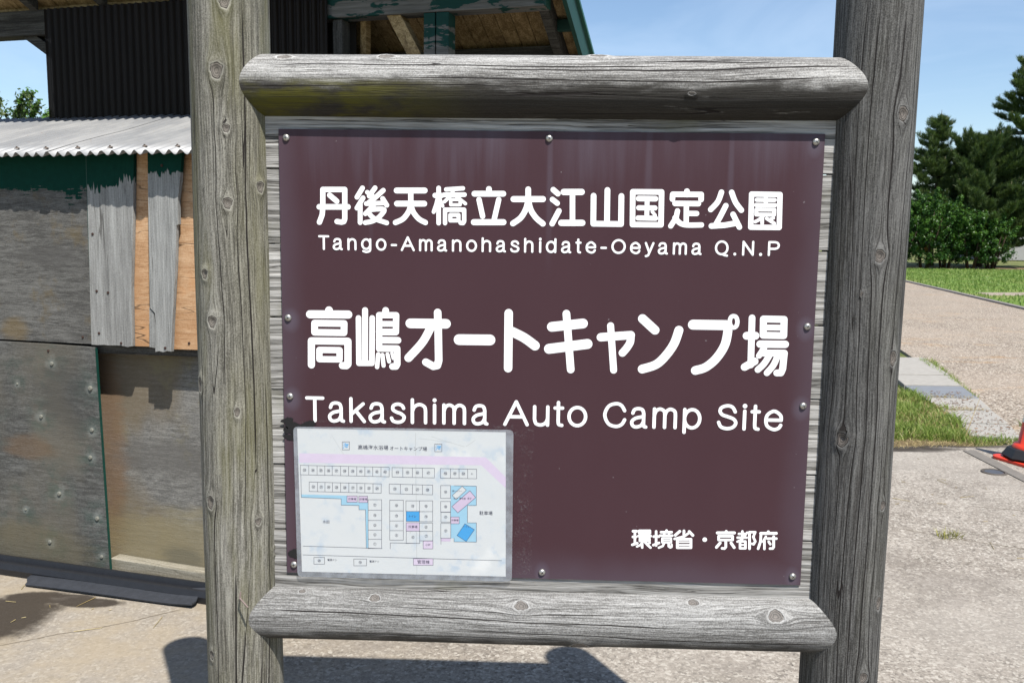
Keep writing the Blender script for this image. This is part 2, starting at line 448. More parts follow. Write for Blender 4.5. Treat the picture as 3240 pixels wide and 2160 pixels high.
edge = [(-9, 4.9), (-5, 4.72), (-2, 4.66), (0, 4.70), (1.2, 4.62), (2.0, 4.60), (2.4, 4.50), (2.75, 4.56), (3.0, 4.62), (3.3, 4.60), (3.7, 4.72), (5.2, 4.86), (8.4, 5.3), (11, 5.7)]
slab_poly = [(-9, -9), (11, -9)] + [(x, y) for x, y in reversed(edge)]
tag(MB().plate(slab_poly, -.06, 0.0).build('concrete_slab', MAT['concrete']), kind='structure')
gravel_poly = [(3.55, 4.66), (8.5, 5.20), (9.4, 10), (10.73, 17.95), (12.69, 29.1), (13.6, 34.5), (9, 36), (6.5, 22), (5.15, 11), (4.45, 7.6), (4.20, 6.5)]
tag(MB().plate(gravel_poly, -.06, -.016).build('gravel_road', MAT['gravel']), kind='structure')
lawn_poly = [(8.7, 5.4), (60, 5.4), (70, 42.4), (-40, 42.4), (-40, 37), (9, 36.2), (13.75, 34.6), (12.84, 29.1), (10.88, 17.9), (9.55, 9.9)]
tag(MB().plate(lawn_poly, -.06, -.028).build('lawn', MAT['lawn']), kind='structure')
verge_poly = [(-4, 4.60), (2.0, 4.52), (2.6, 4.46), (3.2, 4.52), (3.46, 4.98), (3.54, 5.5), (3.64, 6.4), (3.70, 7.1), (4.1, 9.0), (4.7, 12), (-4, 12)]
tag(MB().plate(verge_poly, -.06, -.006).build('verge', MAT['soil']), kind='structure')
tag(MB().plate([(12.25, 22.55), (30, 25.6), (30, 27.3), (12.5, 23.75)], -.06, -.020).build('footpath', MAT['gravel']), kind='structure')
tag(MB().plate([(-40, 42.3), (70, 42.3), (70, 46.5), (-40, 46.5)], -.06, -.024).build('tree_bed', MAT['soil']), kind='structure')

# row of paving slabs along the road edge
row = empty('paving_row', (3.7, 5.6, 0)); tag(row, kind='structure')
quads = [[(3.40, 4.98), (3.76, 4.88), (3.93, 5.40), (3.53, 5.42)], [(3.54, 5.45), (3.94, 5.43), (4.07, 5.97), (3.63, 5.97)],
         [(3.64, 6.0), (4.08, 6.0), (4.24, 6.56), (3.70, 6.55)], [(3.72, 6.60), (4.26, 6.60), (4.42, 7.30), (3.82, 7.28)],
         [(3.83, 7.32), (4.43, 7.34), (4.6, 8.0), (3.96, 7.98)], [(3.97, 8.02), (4.62, 8.04), (4.76, 8.7), (4.08, 8.68)], [(4.1, 8.72), (4.78, 8.74), (4.95, 9.5), (4.25, 9.46)]]
for i, qd in enumerate(quads):
    cx_, cy_ = sum(p[0] for p in qd)/4, sum(p[1] for p in qd)/4
    MB().plate([(x-3.7, y-5.6) for x, y in qd], -.05, .004+.004*((i*7) % 3)).build('steel_plate' if i == 3 else 'paving_slab', MAT['plate'] if i == 3 else MAT['slab'], row, bevel=.008)
# kerb stones beyond the road
kr = empty('kerb', (10.7, 18, 0)); tag(kr, kind='structure')
kpts = [(8.95, 7.8), (9.4, 10), (10.73, 17.95), (12.69, 29.1), (13.6, 34.5)]
seg = []
for (x0, y0), (x1, y1) in zip(kpts, kpts[1:]):
    L = math.hypot(x1-x0, y1-y0); k = max(1, round(L/1.2))
    for i in range(k):
        seg.append(((x0+(x1-x0)*i/k, y0+(y1-y0)*i/k), (x0+(x1-x0)*(i+.985)/k, y0+(y1-y0)*(i+.985)/k)))
for (ax, ay), (bx, by) in seg:
    d = Vector((bx-ax, by-ay)).normalized(); nx, ny = -d.y*.075, d.x*.075
    MB().plate([(ax-nx-10.7, ay-ny-18), (ax+nx-10.7, ay+ny-18), (bx+nx-10.7, by+ny-18), (bx-nx-10.7, by-ny-18)][::-1], -.05, .02).build('kerb_stone', MAT['kerb'], kr)
# raised concrete strip across the slab at the right
tag(MB().plate([(3.10, 4.44), (3.19, 4.47), (3.20, 3.3), (3.02, 1.2), (2.93, 1.2), (3.11, 3.3)][::-1], -.02, .006).build('joint_strip', MAT['strip_concrete']), kind='structure')

# round drain cover set in the slab
dr = empty('drain_cover', (3.03, 3.86, 0)); dr.scale = (.62, .62, 1); tag(dr, 'small round steel drain cover set in the concrete beside the cone', 'drain cover')
MB().lathe([(.0, .006), (.085, .006), (.095, .004), (.10, .0), (.10, -.03)], 28).build('lid', plain('drain_steel', (.16, .16, .17), .4, .5, .5, 20, .5), dr)
MB().lathe([(.10, .0), (.104, .008), (.125, .008), (.132, .0)], 28).build('rim', plain('drain_rim', (.10, .085, .07), .7, .4, .4, 20), dr)

# ------------------------------------------------------------------ grass blades
def blades(pts, hmin, hmax, wid, lean, rng, hs=None):
    N = len(pts); a = rng.uniform(0, 2*np.pi, N); h = rng.uniform(hmin, hmax, N)
    if hs is not None: h = h*hs
    dx, dy = np.cos(a), np.sin(a); ln = rng.uniform(.2, 1, N)*lean*h; w = wid*rng.uniform(.6, 1.3, N)
    b = rng.uniform(0, 2*np.pi, N); lx, ly = np.cos(b)*ln, np.sin(b)*ln
    z0 = pts[:, 2]
    v = np.zeros((N, 5, 3))
    v[:, 0] = np.stack([pts[:, 0]-dx*w, pts[:, 1]-dy*w, z0], -1); v[:, 1] = np.stack([pts[:, 0]+dx*w, pts[:, 1]+dy*w, z0], -1)
    v[:, 2] = np.stack([pts[:, 0]-dx*w*.8+lx*.35, pts[:, 1]-dy*w*.8+ly*.35, z0+h*.6], -1)
    v[:, 3] = np.stack([pts[:, 0]+dx*w*.8+lx*.35, pts[:, 1]+dy*w*.8+ly*.35, z0+h*.6], -1)
    v[:, 4] = np.stack([pts[:, 0]+lx, pts[:, 1]+ly, z0+h], -1)
    base = (np.arange(N)*5)[:, None]
    f = np.concatenate([base+np.array([0, 1, 3]), base+np.array([0, 3, 2]), base+np.array([2, 3, 4])], 0)
    return v.reshape(-1, 3), f
def inside(poly, p):
    x, y = p[:, 0], p[:, 1]; r = np.zeros(len(p), bool); n = len(poly)
    for i in range(n):
        (x0, y0), (x1, y1) = poly[i], poly[(i+1) % n]
        c = ((y0 > y) != (y1 > y)) & (x < (x1-x0)*(y-y0)/(y1-y0+1e-12)+x0); r ^= c
    return r
def scatter(poly, n, z, rng):
    P = np.array(poly); lo, hi = P.min(0), P.max(0)
    q = rng.uniform(lo, hi, (n, 2)); q = q[inside(poly, q)]
    return np.concatenate([q, np.full((len(q), 1), z)], 1)
vg = [(1.5, 4.74), (2.62, 4.70), (2.85, 4.78), (3.05, 4.74), (3.26, 4.78), (3.42, 5.0), (3.46, 5.2), (3.54, 5.5), (3.61, 5.9), (3.67, 6.4), (3.68, 6.75), (1.5, 6.9)]
p = scatter(vg, 26000, -.006, RNG)
hs = .55+.8*np.clip(np.sin(p[:, 0]*7+np.sin(p[:, 1]*5)*2)*.5+.5, 0, 1)
v, f = blades(p[::1], .03, .088, .0032, 1.1, RNG, hs)
tag(obj('verge_grass', np_mesh('verge_grass', v, f, 3), MAT['blade']), 'bright green unmown grass tuft strip beside the paving slabs', 'grass', kind='stuff')
p = np.concatenate([scatter([(4.26, 6.7), (4.30, 6.7), (5.0, 9.3), (4.8, 9.3), (4.45, 7.5)], 3500, -.016, RNG), scatter([(4.0, 5.05), (4.35, 5.0), (4.25, 5.5), (4.02, 5.45)], 700, -.016, RNG),
                    scatter([(3.15, 4.66), (3.75, 4.74), (3.72, 4.86), (3.3, 4.9)], 700, -.01, RNG), scatter([(3.5, 5.95), (3.75, 5.95), (3.7, 6.1), (3.55, 6.1)], 120, .0, RNG)])
v, f = blades(p, .02, .07, .003, 1.0, RNG)
tag(obj('edge_weeds', np_mesh('edge_weeds', v, f, 3), MAT['blade']), 'low green weeds growing along the edge of the gravel road', 'weeds', kind='stuff')
p0 = scatter(vg, 5200, -.006, RNG); v, f = blades(p0, .02, .075, .0026, 1.6, RNG)
tag(obj('dry_grass', np_mesh('dry_grass', v, f, 3), MAT['dry_blade']), 'yellow dry blades mixed into the verge grass', 'grass', kind='stuff')
p = np.concatenate([scatter([(1.2, 4.50), (2.5, 4.46), (3.7, 4.66), (3.6, 4.76), (2.5, 4.70), (1.2, 4.74)], 2600, -.004, RNG), scatter([(3.6, 6.53), (4.2, 6.55), (4.2, 6.62), (3.6, 6.62)], 250, .008, RNG), scatter([(3.6, 5.9), (4.0, 5.95), (4.0, 6.03), (3.6, 6.03)], 160, .012, RNG)])
v, f = blades(p, .01, .035, .0016, 3.5, RNG)
tag(obj('dry_litter', np_mesh('dry_litter', v, f, 3), MAT['dry_blade']), 'dry straw and pine needles along the edge of the concrete', 'litter', kind='stuff')
p = scatter([(10.9, 17.6), (26, 17), (34, 42.2), (8, 42.2), (10, 36), (13.8, 34.7), (12.9, 29)], 60000, -.028, RNG)
p = p[~inside([(12.2, 22.5), (30, 25.5), (30, 27.4), (12.4, 23.8)], p)]
v, f = blades(p, .03, .09, .012, 1.0, RNG)
tag(obj('lawn_grass', np_mesh('lawn_grass', v, f, 3), leaf_mat('lawn_blade', (.10, .19, .03), (.20, .27, .07), .3)), 'mown green lawn in front of the shrubs', 'grass', kind='stuff')
# a weed in the crack, a bent stalk, twigs and pine needles on the concrete
wd = scatter([(2.08, 2.50), (2.20, 2.50), (2.20, 2.58), (2.08, 2.58)], 60, 0, RNG)
v, f = blades(wd, .02, .05, .002, 1.6, RNG)
tag(obj('weed_tuft', np_mesh('weed_tuft', v, f, 3), leaf_mat('yellow_weed', (.22, .21, .04), (.30, .28, .07), .3)), 'tiny yellowish weed sprouting from the crack in the concrete', 'weed')
tag(MB().tube([(3.30, 4.85, 0), (3.36, 4.9, .12), (3.47, 5.0, .30)], [.003, .0025, .0015], 5).build('grass_stalk', MAT['dry_blade']), 'single thin dry grass stalk leaning over the paving slabs', 'stalk')
lt = MB()
for i in range(420):
    u_, w_ = RNG.uniform(0, 1), RNG.uniform(-.02, 1.05); y_ = 4.9+2.0*u_
    x_ = 3.42+.24*u_+(.36+.16*u_)*w_; a = RNG.uniform(0, 6.28); L = RNG.uniform(.006, .028)
    lt.tube([(x_, y_, .016), (x_+math.cos(a)*L, y_+math.sin(a)*L, .018)], [.003, .0018], 4)
tag(lt.build('slab_litter', leaf_mat('brown_litter', (.10, .05, .03), (.26, .15, .08), .1)), 'brown needle scraps strewn over the paving slabs', 'litter', kind='stuff')
tw = MB()
for i in range(46):
    x, y = (RNG.uniform(1.6, 3.3), RNG.uniform(2.2, 4.4)) if i < 30 else (RNG.uniform(-2.6, -1.5), RNG.uniform(1.2, 1.7))
    a = RNG.uniform(0, 6.28); L = RNG.uniform(.01, .05) if i % 6 else .10
    tw.tube([(x, y, .003), (x+math.cos(a)*L, y+math.sin(a)*L, .004)], [.0016, .001], 4)
tag(tw.build('fallen_needles', MAT['dry_blade']), 'scattered brown pine needles and twigs on the concrete', 'litter', kind='stuff')

# ------------------------------------------------------------------ log meshes with grain that flows round the knots
def log_mesh(name, R, L, knots, seed, axis, step=.0042, dome=False):
    nu = int(2*math.pi*R/step); nv = int(L/step)
    th = np.linspace(-np.pi, np.pi, nu+1); t = np.linspace(0, L, nv+1)
    T, TH = np.meshgrid(t, th, indexing='ij')
    rg = np.random.default_rng(seed); ph = rg.uniform(0, 6.28, 12)
    u = TH*R
    psi = u+.007*np.sin(T*2.3+ph[0]+TH)+.003*np.sin(T*6.1+ph[1]+2*TH)+.02*T*(rg.uniform()-.5)
    r = R*(1+.010*np.sin(2*TH+ph[2]+T*.8)+.008*np.sin(3*TH+ph[3]-T*1.3)+.006*np.sin(T*4.1+ph[4])+.004*np.sin(T*11+ph[5]+TH*2))
    knot = np.full_like(T, 9.0); dpsi = np.zeros_like(T)
    for (kth, kt, a, asp) in knots:
        du = u-kth*R; dv = T-kt
        k = np.sqrt(du**2+(dv/asp)**2)/a
        # ragged outline
        ang = np.arctan2(dv, du); k = k*(1+.10*np.sin(3*ang+ph[6])+.06*np.sin(7*ang+ph[7]))
        knot = np.minimum(knot, k)
        A = 1.25*a; rf = du**2+(dv/2.2)**2
        dpsi -= du*np.minimum(1.0, A*A/(rf+1e-9))*np.exp(-rf/(A*A*12))
        r += .0032*np.exp(-((k-1.25)/.75)**2)-.0022*np.exp(-(k/.75)**2)
    psi = psi+dpsi
    if dome:
        e = np.clip((T-(L-.035))/.035, 0, 1); r = r*np.sqrt(np.maximum(1-.78*e**2.2, 0))
    if axis == 'z': P = np.stack([r*np.sin(TH), -r*np.cos(TH), T], -1)
    else: P = np.stack([T-L/2, -r*np.cos(TH), r*np.sin(TH)], -1)
    i, j = np.meshgrid(np.arange(nv), np.arange(nu), indexing='ij'); a = (i*(nu+1)+j).ravel()
    F = np.stack([a, a+1, a+nu+2, a+nu+1], -1)
    if axis != 'z': F = F[:, ::-1]
    V = P.reshape(-1, 3)
    if dome:                                        # flat end of the post
        c = len(V); V = np.concatenate([V, [[0, 0, L+.003]]]); b = nv*(nu+1)
        jj = np.arange(0, nu, 1); F = np.concatenate([F, np.stack([b+jj, b+jj+1, np.full(nu, c), np.full(nu, c)], -1)])
    F = F.astype(np.int32)
    m = bpy.data.meshes.new(name)
    m.vertices.add(len(V)); m.vertices.foreach_set('co', V.astype(np.float32).ravel())
    if dome:
        q = F[:-nu]; tri = F[-nu:, :3]; loops = np.concatenate([q.ravel(), tri.ravel()])
        starts = np.concatenate([np.arange(len(q))*4, len(q)*4+np.arange(nu)*3])
    else:
        loops = F.ravel(); starts = np.arange(len(F))*4
    m.loops.add(len(loops)); m.loops.foreach_set('vertex_index', loops.astype(np.int32))
    m.polygons.add(len(starts)); m.polygons.foreach_set('loop_start', starts.astype(np.int32))
    m.update(calc_edges=True)
    pad = len(V)-T.size
    gr = np.stack([psi.ravel(), T.ravel(), np.full(T.size, seed*3.7)], -1); gr = np.concatenate([gr, np.zeros((pad, 3))])
    at = m.attributes.new('grain', 'FLOAT_VECTOR', 'POINT'); at.data.foreach_set('vector', gr.astype(np.float32).ravel())
    at = m.attributes.new('knot', 'FLOAT', 'POINT'); at.data.foreach_set('value', np.concatenate([knot.ravel(), np.full(pad, 9.0)]).astype(np.float32))
    m.polygons.foreach_set('use_smooth', np.ones(len(starts), bool))
    return m

SIGN = empty('campsite_sign', (0, 0, 0))
tag(SIGN, 'large brown campsite sign with white lettering in a weathered log frame', 'sign')
ZB = .75                      # height of the panel's lower edge
PR, PY = .0885, .03           # post radius and depth of the post axes
MAT['post_green'] = log_wood('weathered_post_green', (.104, .099, .083), (.365, .352, .308), algae=.58, mildew=.10, seed=2.0, ck=.6, fq=1.15, checks=((-.035, .25, 1.35, .0016), (.012, .1, 1.15, .0022), (.052, 1.35, 2.4, .0020), (-.075, .9, 2.3, .0012), (.085, .6, 1.6, .0014), (.030, 1.2, 2.1, .0010), (-.012, 1.5, 2.3, .0012), (.068, .15, .95, .0014)))
MAT['post_dark'] = log_wood('weathered_post_dark', (.044, .043, .041), (.190, .187, .179), algae=.06, mildew=.14, seed=5.0, ck=.40, fq=1.25, checks=((-.070, .2, 2.4, .0010), (-.046, .7, 2.4, .0013), (-.022, .3, 1.9, .0015), (.004, .5, 2.4, .0019), (.028, .3, 1.5, .0014), (.042, 1.2, 2.4, .0014), (.066, .4, 2.2, .0013), (-.10, .9, 2.3, .0010)))
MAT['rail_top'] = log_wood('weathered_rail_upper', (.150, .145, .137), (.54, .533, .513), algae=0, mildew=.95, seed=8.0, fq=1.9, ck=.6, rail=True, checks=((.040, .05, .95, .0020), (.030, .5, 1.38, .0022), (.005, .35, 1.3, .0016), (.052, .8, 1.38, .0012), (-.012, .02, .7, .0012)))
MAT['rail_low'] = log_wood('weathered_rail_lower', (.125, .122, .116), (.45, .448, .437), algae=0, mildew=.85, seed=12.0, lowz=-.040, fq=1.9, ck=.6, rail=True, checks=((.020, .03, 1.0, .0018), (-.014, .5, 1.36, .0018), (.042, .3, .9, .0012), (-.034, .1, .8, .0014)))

def post_knots(cx, lst):
    out = []
    for x, z, a, asp in lst:
        s = max(-.97, min(.97, (x-cx)/PR)); out.append((math.asin(s), z+.35, a*.88, asp))
    return out
kl = post_knots(-.715, [(-.714, 1.888, .0135, 1.35), (-.697, 1.767, .008, 1.25), (-.698, 1.608, .010, 1.3), (-.640, 1.645, .010, 1.3), (-.755, 1.453, .009, 1.3), (-.739, 1.348, .011, 1.3),
                        (-.782, 1.202, .010, 1.8), (-.759, .932, .011, 1.5), (-.655, .885, .008, 1.2), (-.690, 1.145, .006, 2.0), (-.694, 2.03, .012, 1.2), (-.63, .80, .006, 1.4), (-.77, .56, .008, 1.5)])
kr_ = post_knots(.710, [(.743, 1.811, .0125, 1.35), (.712, 1.512, .0115, 1.35), (.759, 1.290, .012, 1.5), (.661, 1.106, .013, 1.35), (.758, .958, .009, 1.3), (.766, .728, .010, 1.7), (.735, .557, .011, 1.2), (.68, 1.43, .004, 1.3)])
obj('log_post', log_mesh('log_post', PR, 2.455, kl, 3, 'z', dome=True), MAT['post_green'], SIGN, loc=(-.715, PY, -.35))['label'] = 'left log post, pale grey with yellow-green algae'
obj('log_post', log_mesh('log_post_dark', PR, 2.465, kr_, 6, 'z', dome=True), MAT['post_dark'], SIGN, loc=(.710, PY, -.35))['label'] = 'right log post, dark grey with long cracks'
def rail_knots(zc, R, lst):
    return [(math.asin(max(-.95, min(.95, (z-zc)/R))), x+.69, a*.85, asp) for x, z, a, asp in lst]
ZT, ZL = 1.868, .652
kt_ = rail_knots(ZT, .068, [(-.578, 1.922, .008, 2.2), (-.356, 1.925, .009, 2.2), (.102, 1.93, .008, 2.5), (.30, 1.85, .004, 2)])
kb_ = rail_knots(ZL, .064, [(-.387, .703, .010, 1.3), (-.046, .697, .012, 1.4), (.351, .708, .009, 1.5), (.536, .690, .015, 1.25), (.09, .605, .012, 1.7), (-.56, .71, .006, 1.5)])
obj('log_rail', log_mesh('log_rail', .068, 1.38, kt_, 9, 'x'), MAT['rail_top'], SIGN, loc=(0, .019, ZT))['label'] = 'upper log rail, bleached on top, mildewed and with painted shade below'
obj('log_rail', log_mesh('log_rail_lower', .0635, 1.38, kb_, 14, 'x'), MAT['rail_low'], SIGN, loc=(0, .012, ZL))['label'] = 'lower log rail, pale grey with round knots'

# backing planks behind the panel
def plank_mat(i):
    n = NT('backing_wood_%d' % i); oc = n.coord(); o = (i*3.3, i*1.9, i*2.7)
    w = n.noise(n.mul(oc, (1.6, 3, 3), o), 1, 3)
    zz = n.math('ADD', n.sep(oc)[2], n.math('MULTIPLY', w, .05))
    ridge = n.noise(n.comb(n.math('MULTIPLY', n.sep(oc)[0], 2.2), float(i), n.math('MULTIPLY', zz, 120.0)), 1, 3, .6)
    fib = n.noise(n.mul(oc, (14, 60, 420), o), 1, 3, .6)
    v = n.rng(n.math('ADD', n.math('MULTIPLY', ridge, .65), n.math('MULTIPLY', fib, .35)), .34, .68, 0, 1, False)
    k = .80+.10*((i*37) % 5)/2
    col = n.ramp(v, [(0, (.075*k, .071*k, .064*k)), (.4, (.27*k, .262*k, .246*k)), (1, (.56*k, .55*k, .53*k))])
    cr = n.math('SUBTRACT', 1.0, n.math('DIVIDE', n.math('ABSOLUTE', n.math('SUBTRACT', ridge, .42)), .014), clamp=True)
    col = n.mix(n.math('MULTIPLY', cr, .75), col, (.035, .03, .026))
    gm = n.rng(n.noise(n.mul(oc, (6, 6, 6), o), 1, 4), .56, .70, 0, .35)
    col = n.mix(gm, col, (.12, .12, .06))
    h = n.math('SUBTRACT', n.math('ADD', n.math('MULTIPLY', ridge, 1.0), n.math('MULTIPLY', fib, .3)), n.math('MULTIPLY', cr, .5))
    return n.pbr(col, .85, n.bump(h, .9, .004), .2)
seams = [.690, .853, 1.010, 1.186, 1.353, 1.520, 1.687, 1.850]
for i, (a, b) in enumerate(zip(seams, seams[1:])):
    y0 = .0045+.0012*((i*5) % 3)
    MB().box(-.662, .662, y0, y0+.028, a+.0016, b-.0016).build('backing_plank', plank_mat(i), SIGN, bevel=.0015)

# ------------------------------------------------------------------ the painted panel
def panel_mat():
    n = NT('faded_brown_panel'); oc = n.coord(); x, y, z = n.sep(oc)
    f = n.noise(n.mul(oc, (220, 220, 220)), 1, 2); b = n.noise(n.mul(oc, (5, 5, 3)), 1, 4)
    base = n.mix(n.math('ADD', n.math('MULTIPLY', b, .6), n.math('MULTIPLY', f, .4)), (.0425, .0182, .0232), (.055, .0268, .0335))
    st = n.noise(n.mul(oc, (30, 1, 1.6)), 1, 4, .62); st2 = n.noise(n.mul(oc, (7, 1, .8)), 1, 3)
    top = n.rng(n.math('ADD', z, n.math('MULTIPLY', n.math('SUBTRACT', st, .5), .26)), 1.64, 1.82)
    m = n.math('MULTIPLY', top, n.rng(st2, .30, .66, .10, .80))
    # pale runs below single spots of the upper edge
    for (sx, w, l) in ((-.395, .007, .30), (.003, .010, .34), (-.21, .014, .16), (.22, .012, .20), (.40, .010, .22)):
        g = n.rng(n.math('ABSOLUTE', n.math('SUBTRACT', x, sx)), w, w*.2)
        g = n.math('MULTIPLY', g, n.rng(z, 1.77-l, 1.77-.25*l)); m = n.math('MAXIMUM', m, n.math('MULTIPLY', g, .45))
    ex = n.rng(n.math('ADD', n.math('ABSOLUTE', x), n.math('MULTIPLY', n.math('SUBTRACT', b, .5), .07)), .53, .61)
    ez = n.rng(n.math('ADD', z, n.math('MULTIPLY', n.math('SUBTRACT', b, .5), .10)), .84, .745)
    m = n.math('MAXIMUM', m, n.math('MULTIPLY', ex, .42)); m = n.math('MAXIMUM', m, n.math('MULTIPLY', ez, .50))
    for sx, sz in ((-.583, 1.353), (-.583, 1.172), (.583, 1.352), (.583, 1.172), (.581, .771), (.001, .766), (.58, 1.756)):
        dx = n.math('SUBTRACT', x, sx); dz = n.math('MULTIPLY', n.math('SUBTRACT', z, sz-.006), .72)
        d = n.math('SQRT', n.math('ADD', n.math('MULTIPLY', dx, dx), n.math('MULTIPLY', dz, dz)))
        m = n.math('MAXIMUM', m, n.rng(d, .034, .006, 0, .85))
    col = n.mix(n.math('MULTIPLY', m, .58), base, (.105, .094, .125))
    sc = n.rng(n.noise(n.mul(oc, (90, 90, 90)), 1, 1, .3), .79, .82)
    col = n.mix(n.math('MULTIPLY', sc, .5), col, (.22, .20, .21))
    return n.pbr(col, n.rng(m, 0, 1, .45, .65, False), n.bump(f, .12, .0006), .22)
PANEL = MB().box(-.6, .6, 0, .0030, ZB, ZB+1.0232).build('sign_panel', panel_mat(), SIGN)
PANEL['label'] = 'dark brown painted metal panel, chalky towards its edges'
MAT['white_paint'] = plain('white_sign_film', (.84, .84, .84), .55, .3, .05, 60)

def smooth_pts(pts, k=6, closed=False):
    n = len(pts); out = []
    if n < 3: return pts
    rngi = range(n) if closed else range(n-1)
    for i in rngi:
        if closed: p0, p1, p2, p3 = pts[(i-1) % n], pts[i], pts[(i+1) % n], pts[(i+2) % n]
        else: p0, p1, p2, p3 = pts[max(i-1, 0)], pts[i], pts[i+1], pts[min(i+2, n-1)]
        for j in range(k):
            t = j/k
            out.append(tuple(.5*(2*b+(c-a)*t+(2*a-5*b+4*c-d)*t*t+(3*b-a-3*c+d)*t**3) for a, b, c, d in zip(p0, p1, p2, p3)))
    if not closed: out.append(pts[-1])
    return out
class Strokes:
    """flat strokes with round ends laid on the panel face"""
    def __init__(s, y): s.mb = MB(); s.y = y; s.k = 0
    def glyph(s): s.k = 0
    def _y(s): s.k += 1; return s.y-s.k*6e-6
    def disc(s, x, z, r, n=18):
        y = s._y(); s.mb.add([(x+r*math.cos(2*math.pi*i/n), y, z+r*math.sin(2*math.pi*i/n)) for i in range(n)], [tuple(range(n))])
    def stroke(s, pts, w, closed=False):
        q = pts+[pts[0]] if closed else pts; r = w/2
        for a, b in zip(q, q[1:]):
            dx, dz = b[0]-a[0], b[1]-a[1]; L = math.hypot(dx, dz)
            if L < 1e-6: continue
            nx, nz = -dz/L*r, dx/L*r; y = s._y()
            s.mb.add([(a[0]+nx, y, a[1]+nz), (a[0]-nx, y, a[1]-nz), (b[0]-nx, y, b[1]-nz), (b[0]+nx, y, b[1]+nz)], [(0, 1, 2, 3)])
        for p_ in (pts if not closed else pts): s.disc(p_[0], p_[1], r)
def kanji(data, label):
    S = Strokes(-.0004)
    for gl in data:
        S.glyph()
        for w, fl, c in gl:
            pts = [(c[i]*1e-4, c[i+1]*1e-4+ZB) for i in range(0, len(c), 2)]
            if fl == 's': pts = smooth_pts(pts)
            if fl == 'c' and len(pts) > 6: pts = smooth_pts(pts, 4, True)
            S.stroke(pts, w*1e-4, fl == 'c')
    S.mb.build('lettering', MAT['white_paint'], PANEL)['label'] = label
def ell(cx, cz, rx, rz, a0=0, a1=360, n=26):
    return [(cx+rx*math.cos(math.radians(a0+(a1-a0)*i/n)), cz+rz*math.sin(math.radians(a0+(a1-a0)*i/n))) for i in range(n+1)]
XH = .80
GL = {
 'T': [[(0, 1), (.72, 1)], [(.36, 1), (.36, 0)]],
 'a': [('s', [(.05, .60), (.12, .75), (.28, XH), (.46, .75), (.52, .58)]), [(.52, .58), (.52, .14)], ('s', [(.52, .14), (.54, .03), (.62, .0)]),
       ('s', [(.52, .47), (.38, .43), (.18, .38), (.03, .26), (.02, .12), (.10, .02), (.24, 0), (.42, .07), (.52, .24)])],
 'n': [[(0, XH), (0, 0)], ('s', [(0, .50), (.08, .70), (.26, XH), (.44, .70), (.48, .50)]), [(.48, .50), (.48, 0)]],
 'g': [ell(.25, .42, .25, .38), [(.5, XH), (.5, .02)], ('s', [(.5, .02), (.45, -.13), (.26, -.20), (.07, -.13)])],
 'o': [ell(.28, XH/2, .28, XH/2)],
 '-': [[(0, .38), (.3, .38)]],
 'A': [[(0, 0), (.37, 1)], [(.37, 1), (.74, 0)], [(.14, .34), (.60, .34)]],
 'm': [[(0, XH), (0, 0)], ('s', [(0, .52), (.06, .71), (.20, XH), (.35, .71), (.38, .52)]), [(.38, .52), (.38, 0)], ('s', [(.38, .52), (.44, .71), (.58, XH), (.73, .71), (.76, .52)]), [(.76, .52), (.76, 0)]],
 'h': [[(0, 1), (0, 0)], ('s', [(0, .50), (.08, .70), (.26, XH), (.44, .70), (.48, .50)]), [(.48, .50), (.48, 0)]],
 's': [('s', [(.44, .62), (.38, .74), (.23, XH), (.07, .73), (.05, .56), (.18, .45), (.34, .38), (.46, .24), (.40, .06), (.23, 0), (.06, .05), (0, .18)])],
 'i': [[(0, .78), (0, 0)], ('dot', 0, 1.0)],
 'd': [ell(.26, XH/2, .26, XH/2), [(.52, 1), (.52, 0)]],
 't': [[(.15, 1.0), (.15, .18)], ('s', [(.15, .18), (.18, .04), (.32, 0)]), [(0, .76), (.34, .76)]],
 'e': [[(.03, .41), (.53, .41)], ('s', [(.53, .41), (.50, .62), (.28, XH), (.06, .65), (0, .40), (.06, .14), (.28, 0), (.45, .06), (.52, .19)])],
 'O': [ell(.42, .5, .42, .5)],
 'y': [[(0, XH), (.25, .06)], ('s', [(.50, XH), (.25, .06), (.16, -.16), (.02, -.22)])],
 'Q': [ell(.42, .5, .42, .5), ('s', [(.46, .02), (.62, -.06), (.82, -.10)])],
 '.': [('dot', 0, .03)],
 'N': [[(0, 0), (0, 1)], [(0, 1), (.66, 0)], [(.66, 0), (.66, 1)]],
 'P': [[(0, 0), (0, 1)], [(0, 1), (.40, 1)], ('s', [(.40, 1), (.58, .93), (.66, .74), (.58, .55), (.40, .48)]), [(.40, .48), (0, .48)]],
 'k': [[(0, 1), (0, 0)], [(.46, .78), (.0, .30)], [(.18, .48), (.50, 0)]],
 'u': [[(0, XH), (0, .25)], ('s', [(0, .25), (.06, .06), (.24, 0), (.42, .09), (.50, .28)]), [(.5, XH), (.5, 0)]],
 'C': [('s', [(.74, .70), (.62, .92), (.42, 1), (.14, .88), (0, .5), (.14, .12), (.42, 0), (.64, .09), (.75, .30)])],
 'p': [[(0, XH), (0, -.20)], ell(.28, XH/2, .28, XH/2)],
 'S': [('s', [(.62, .74), (.52, .93), (.33, 1), (.10, .92), (.04, .75), (.14, .60), (.35, .52), (.57, .42), (.66, .25), (.56, .07), (.34, 0), (.10, .07), (0, .27)])]}
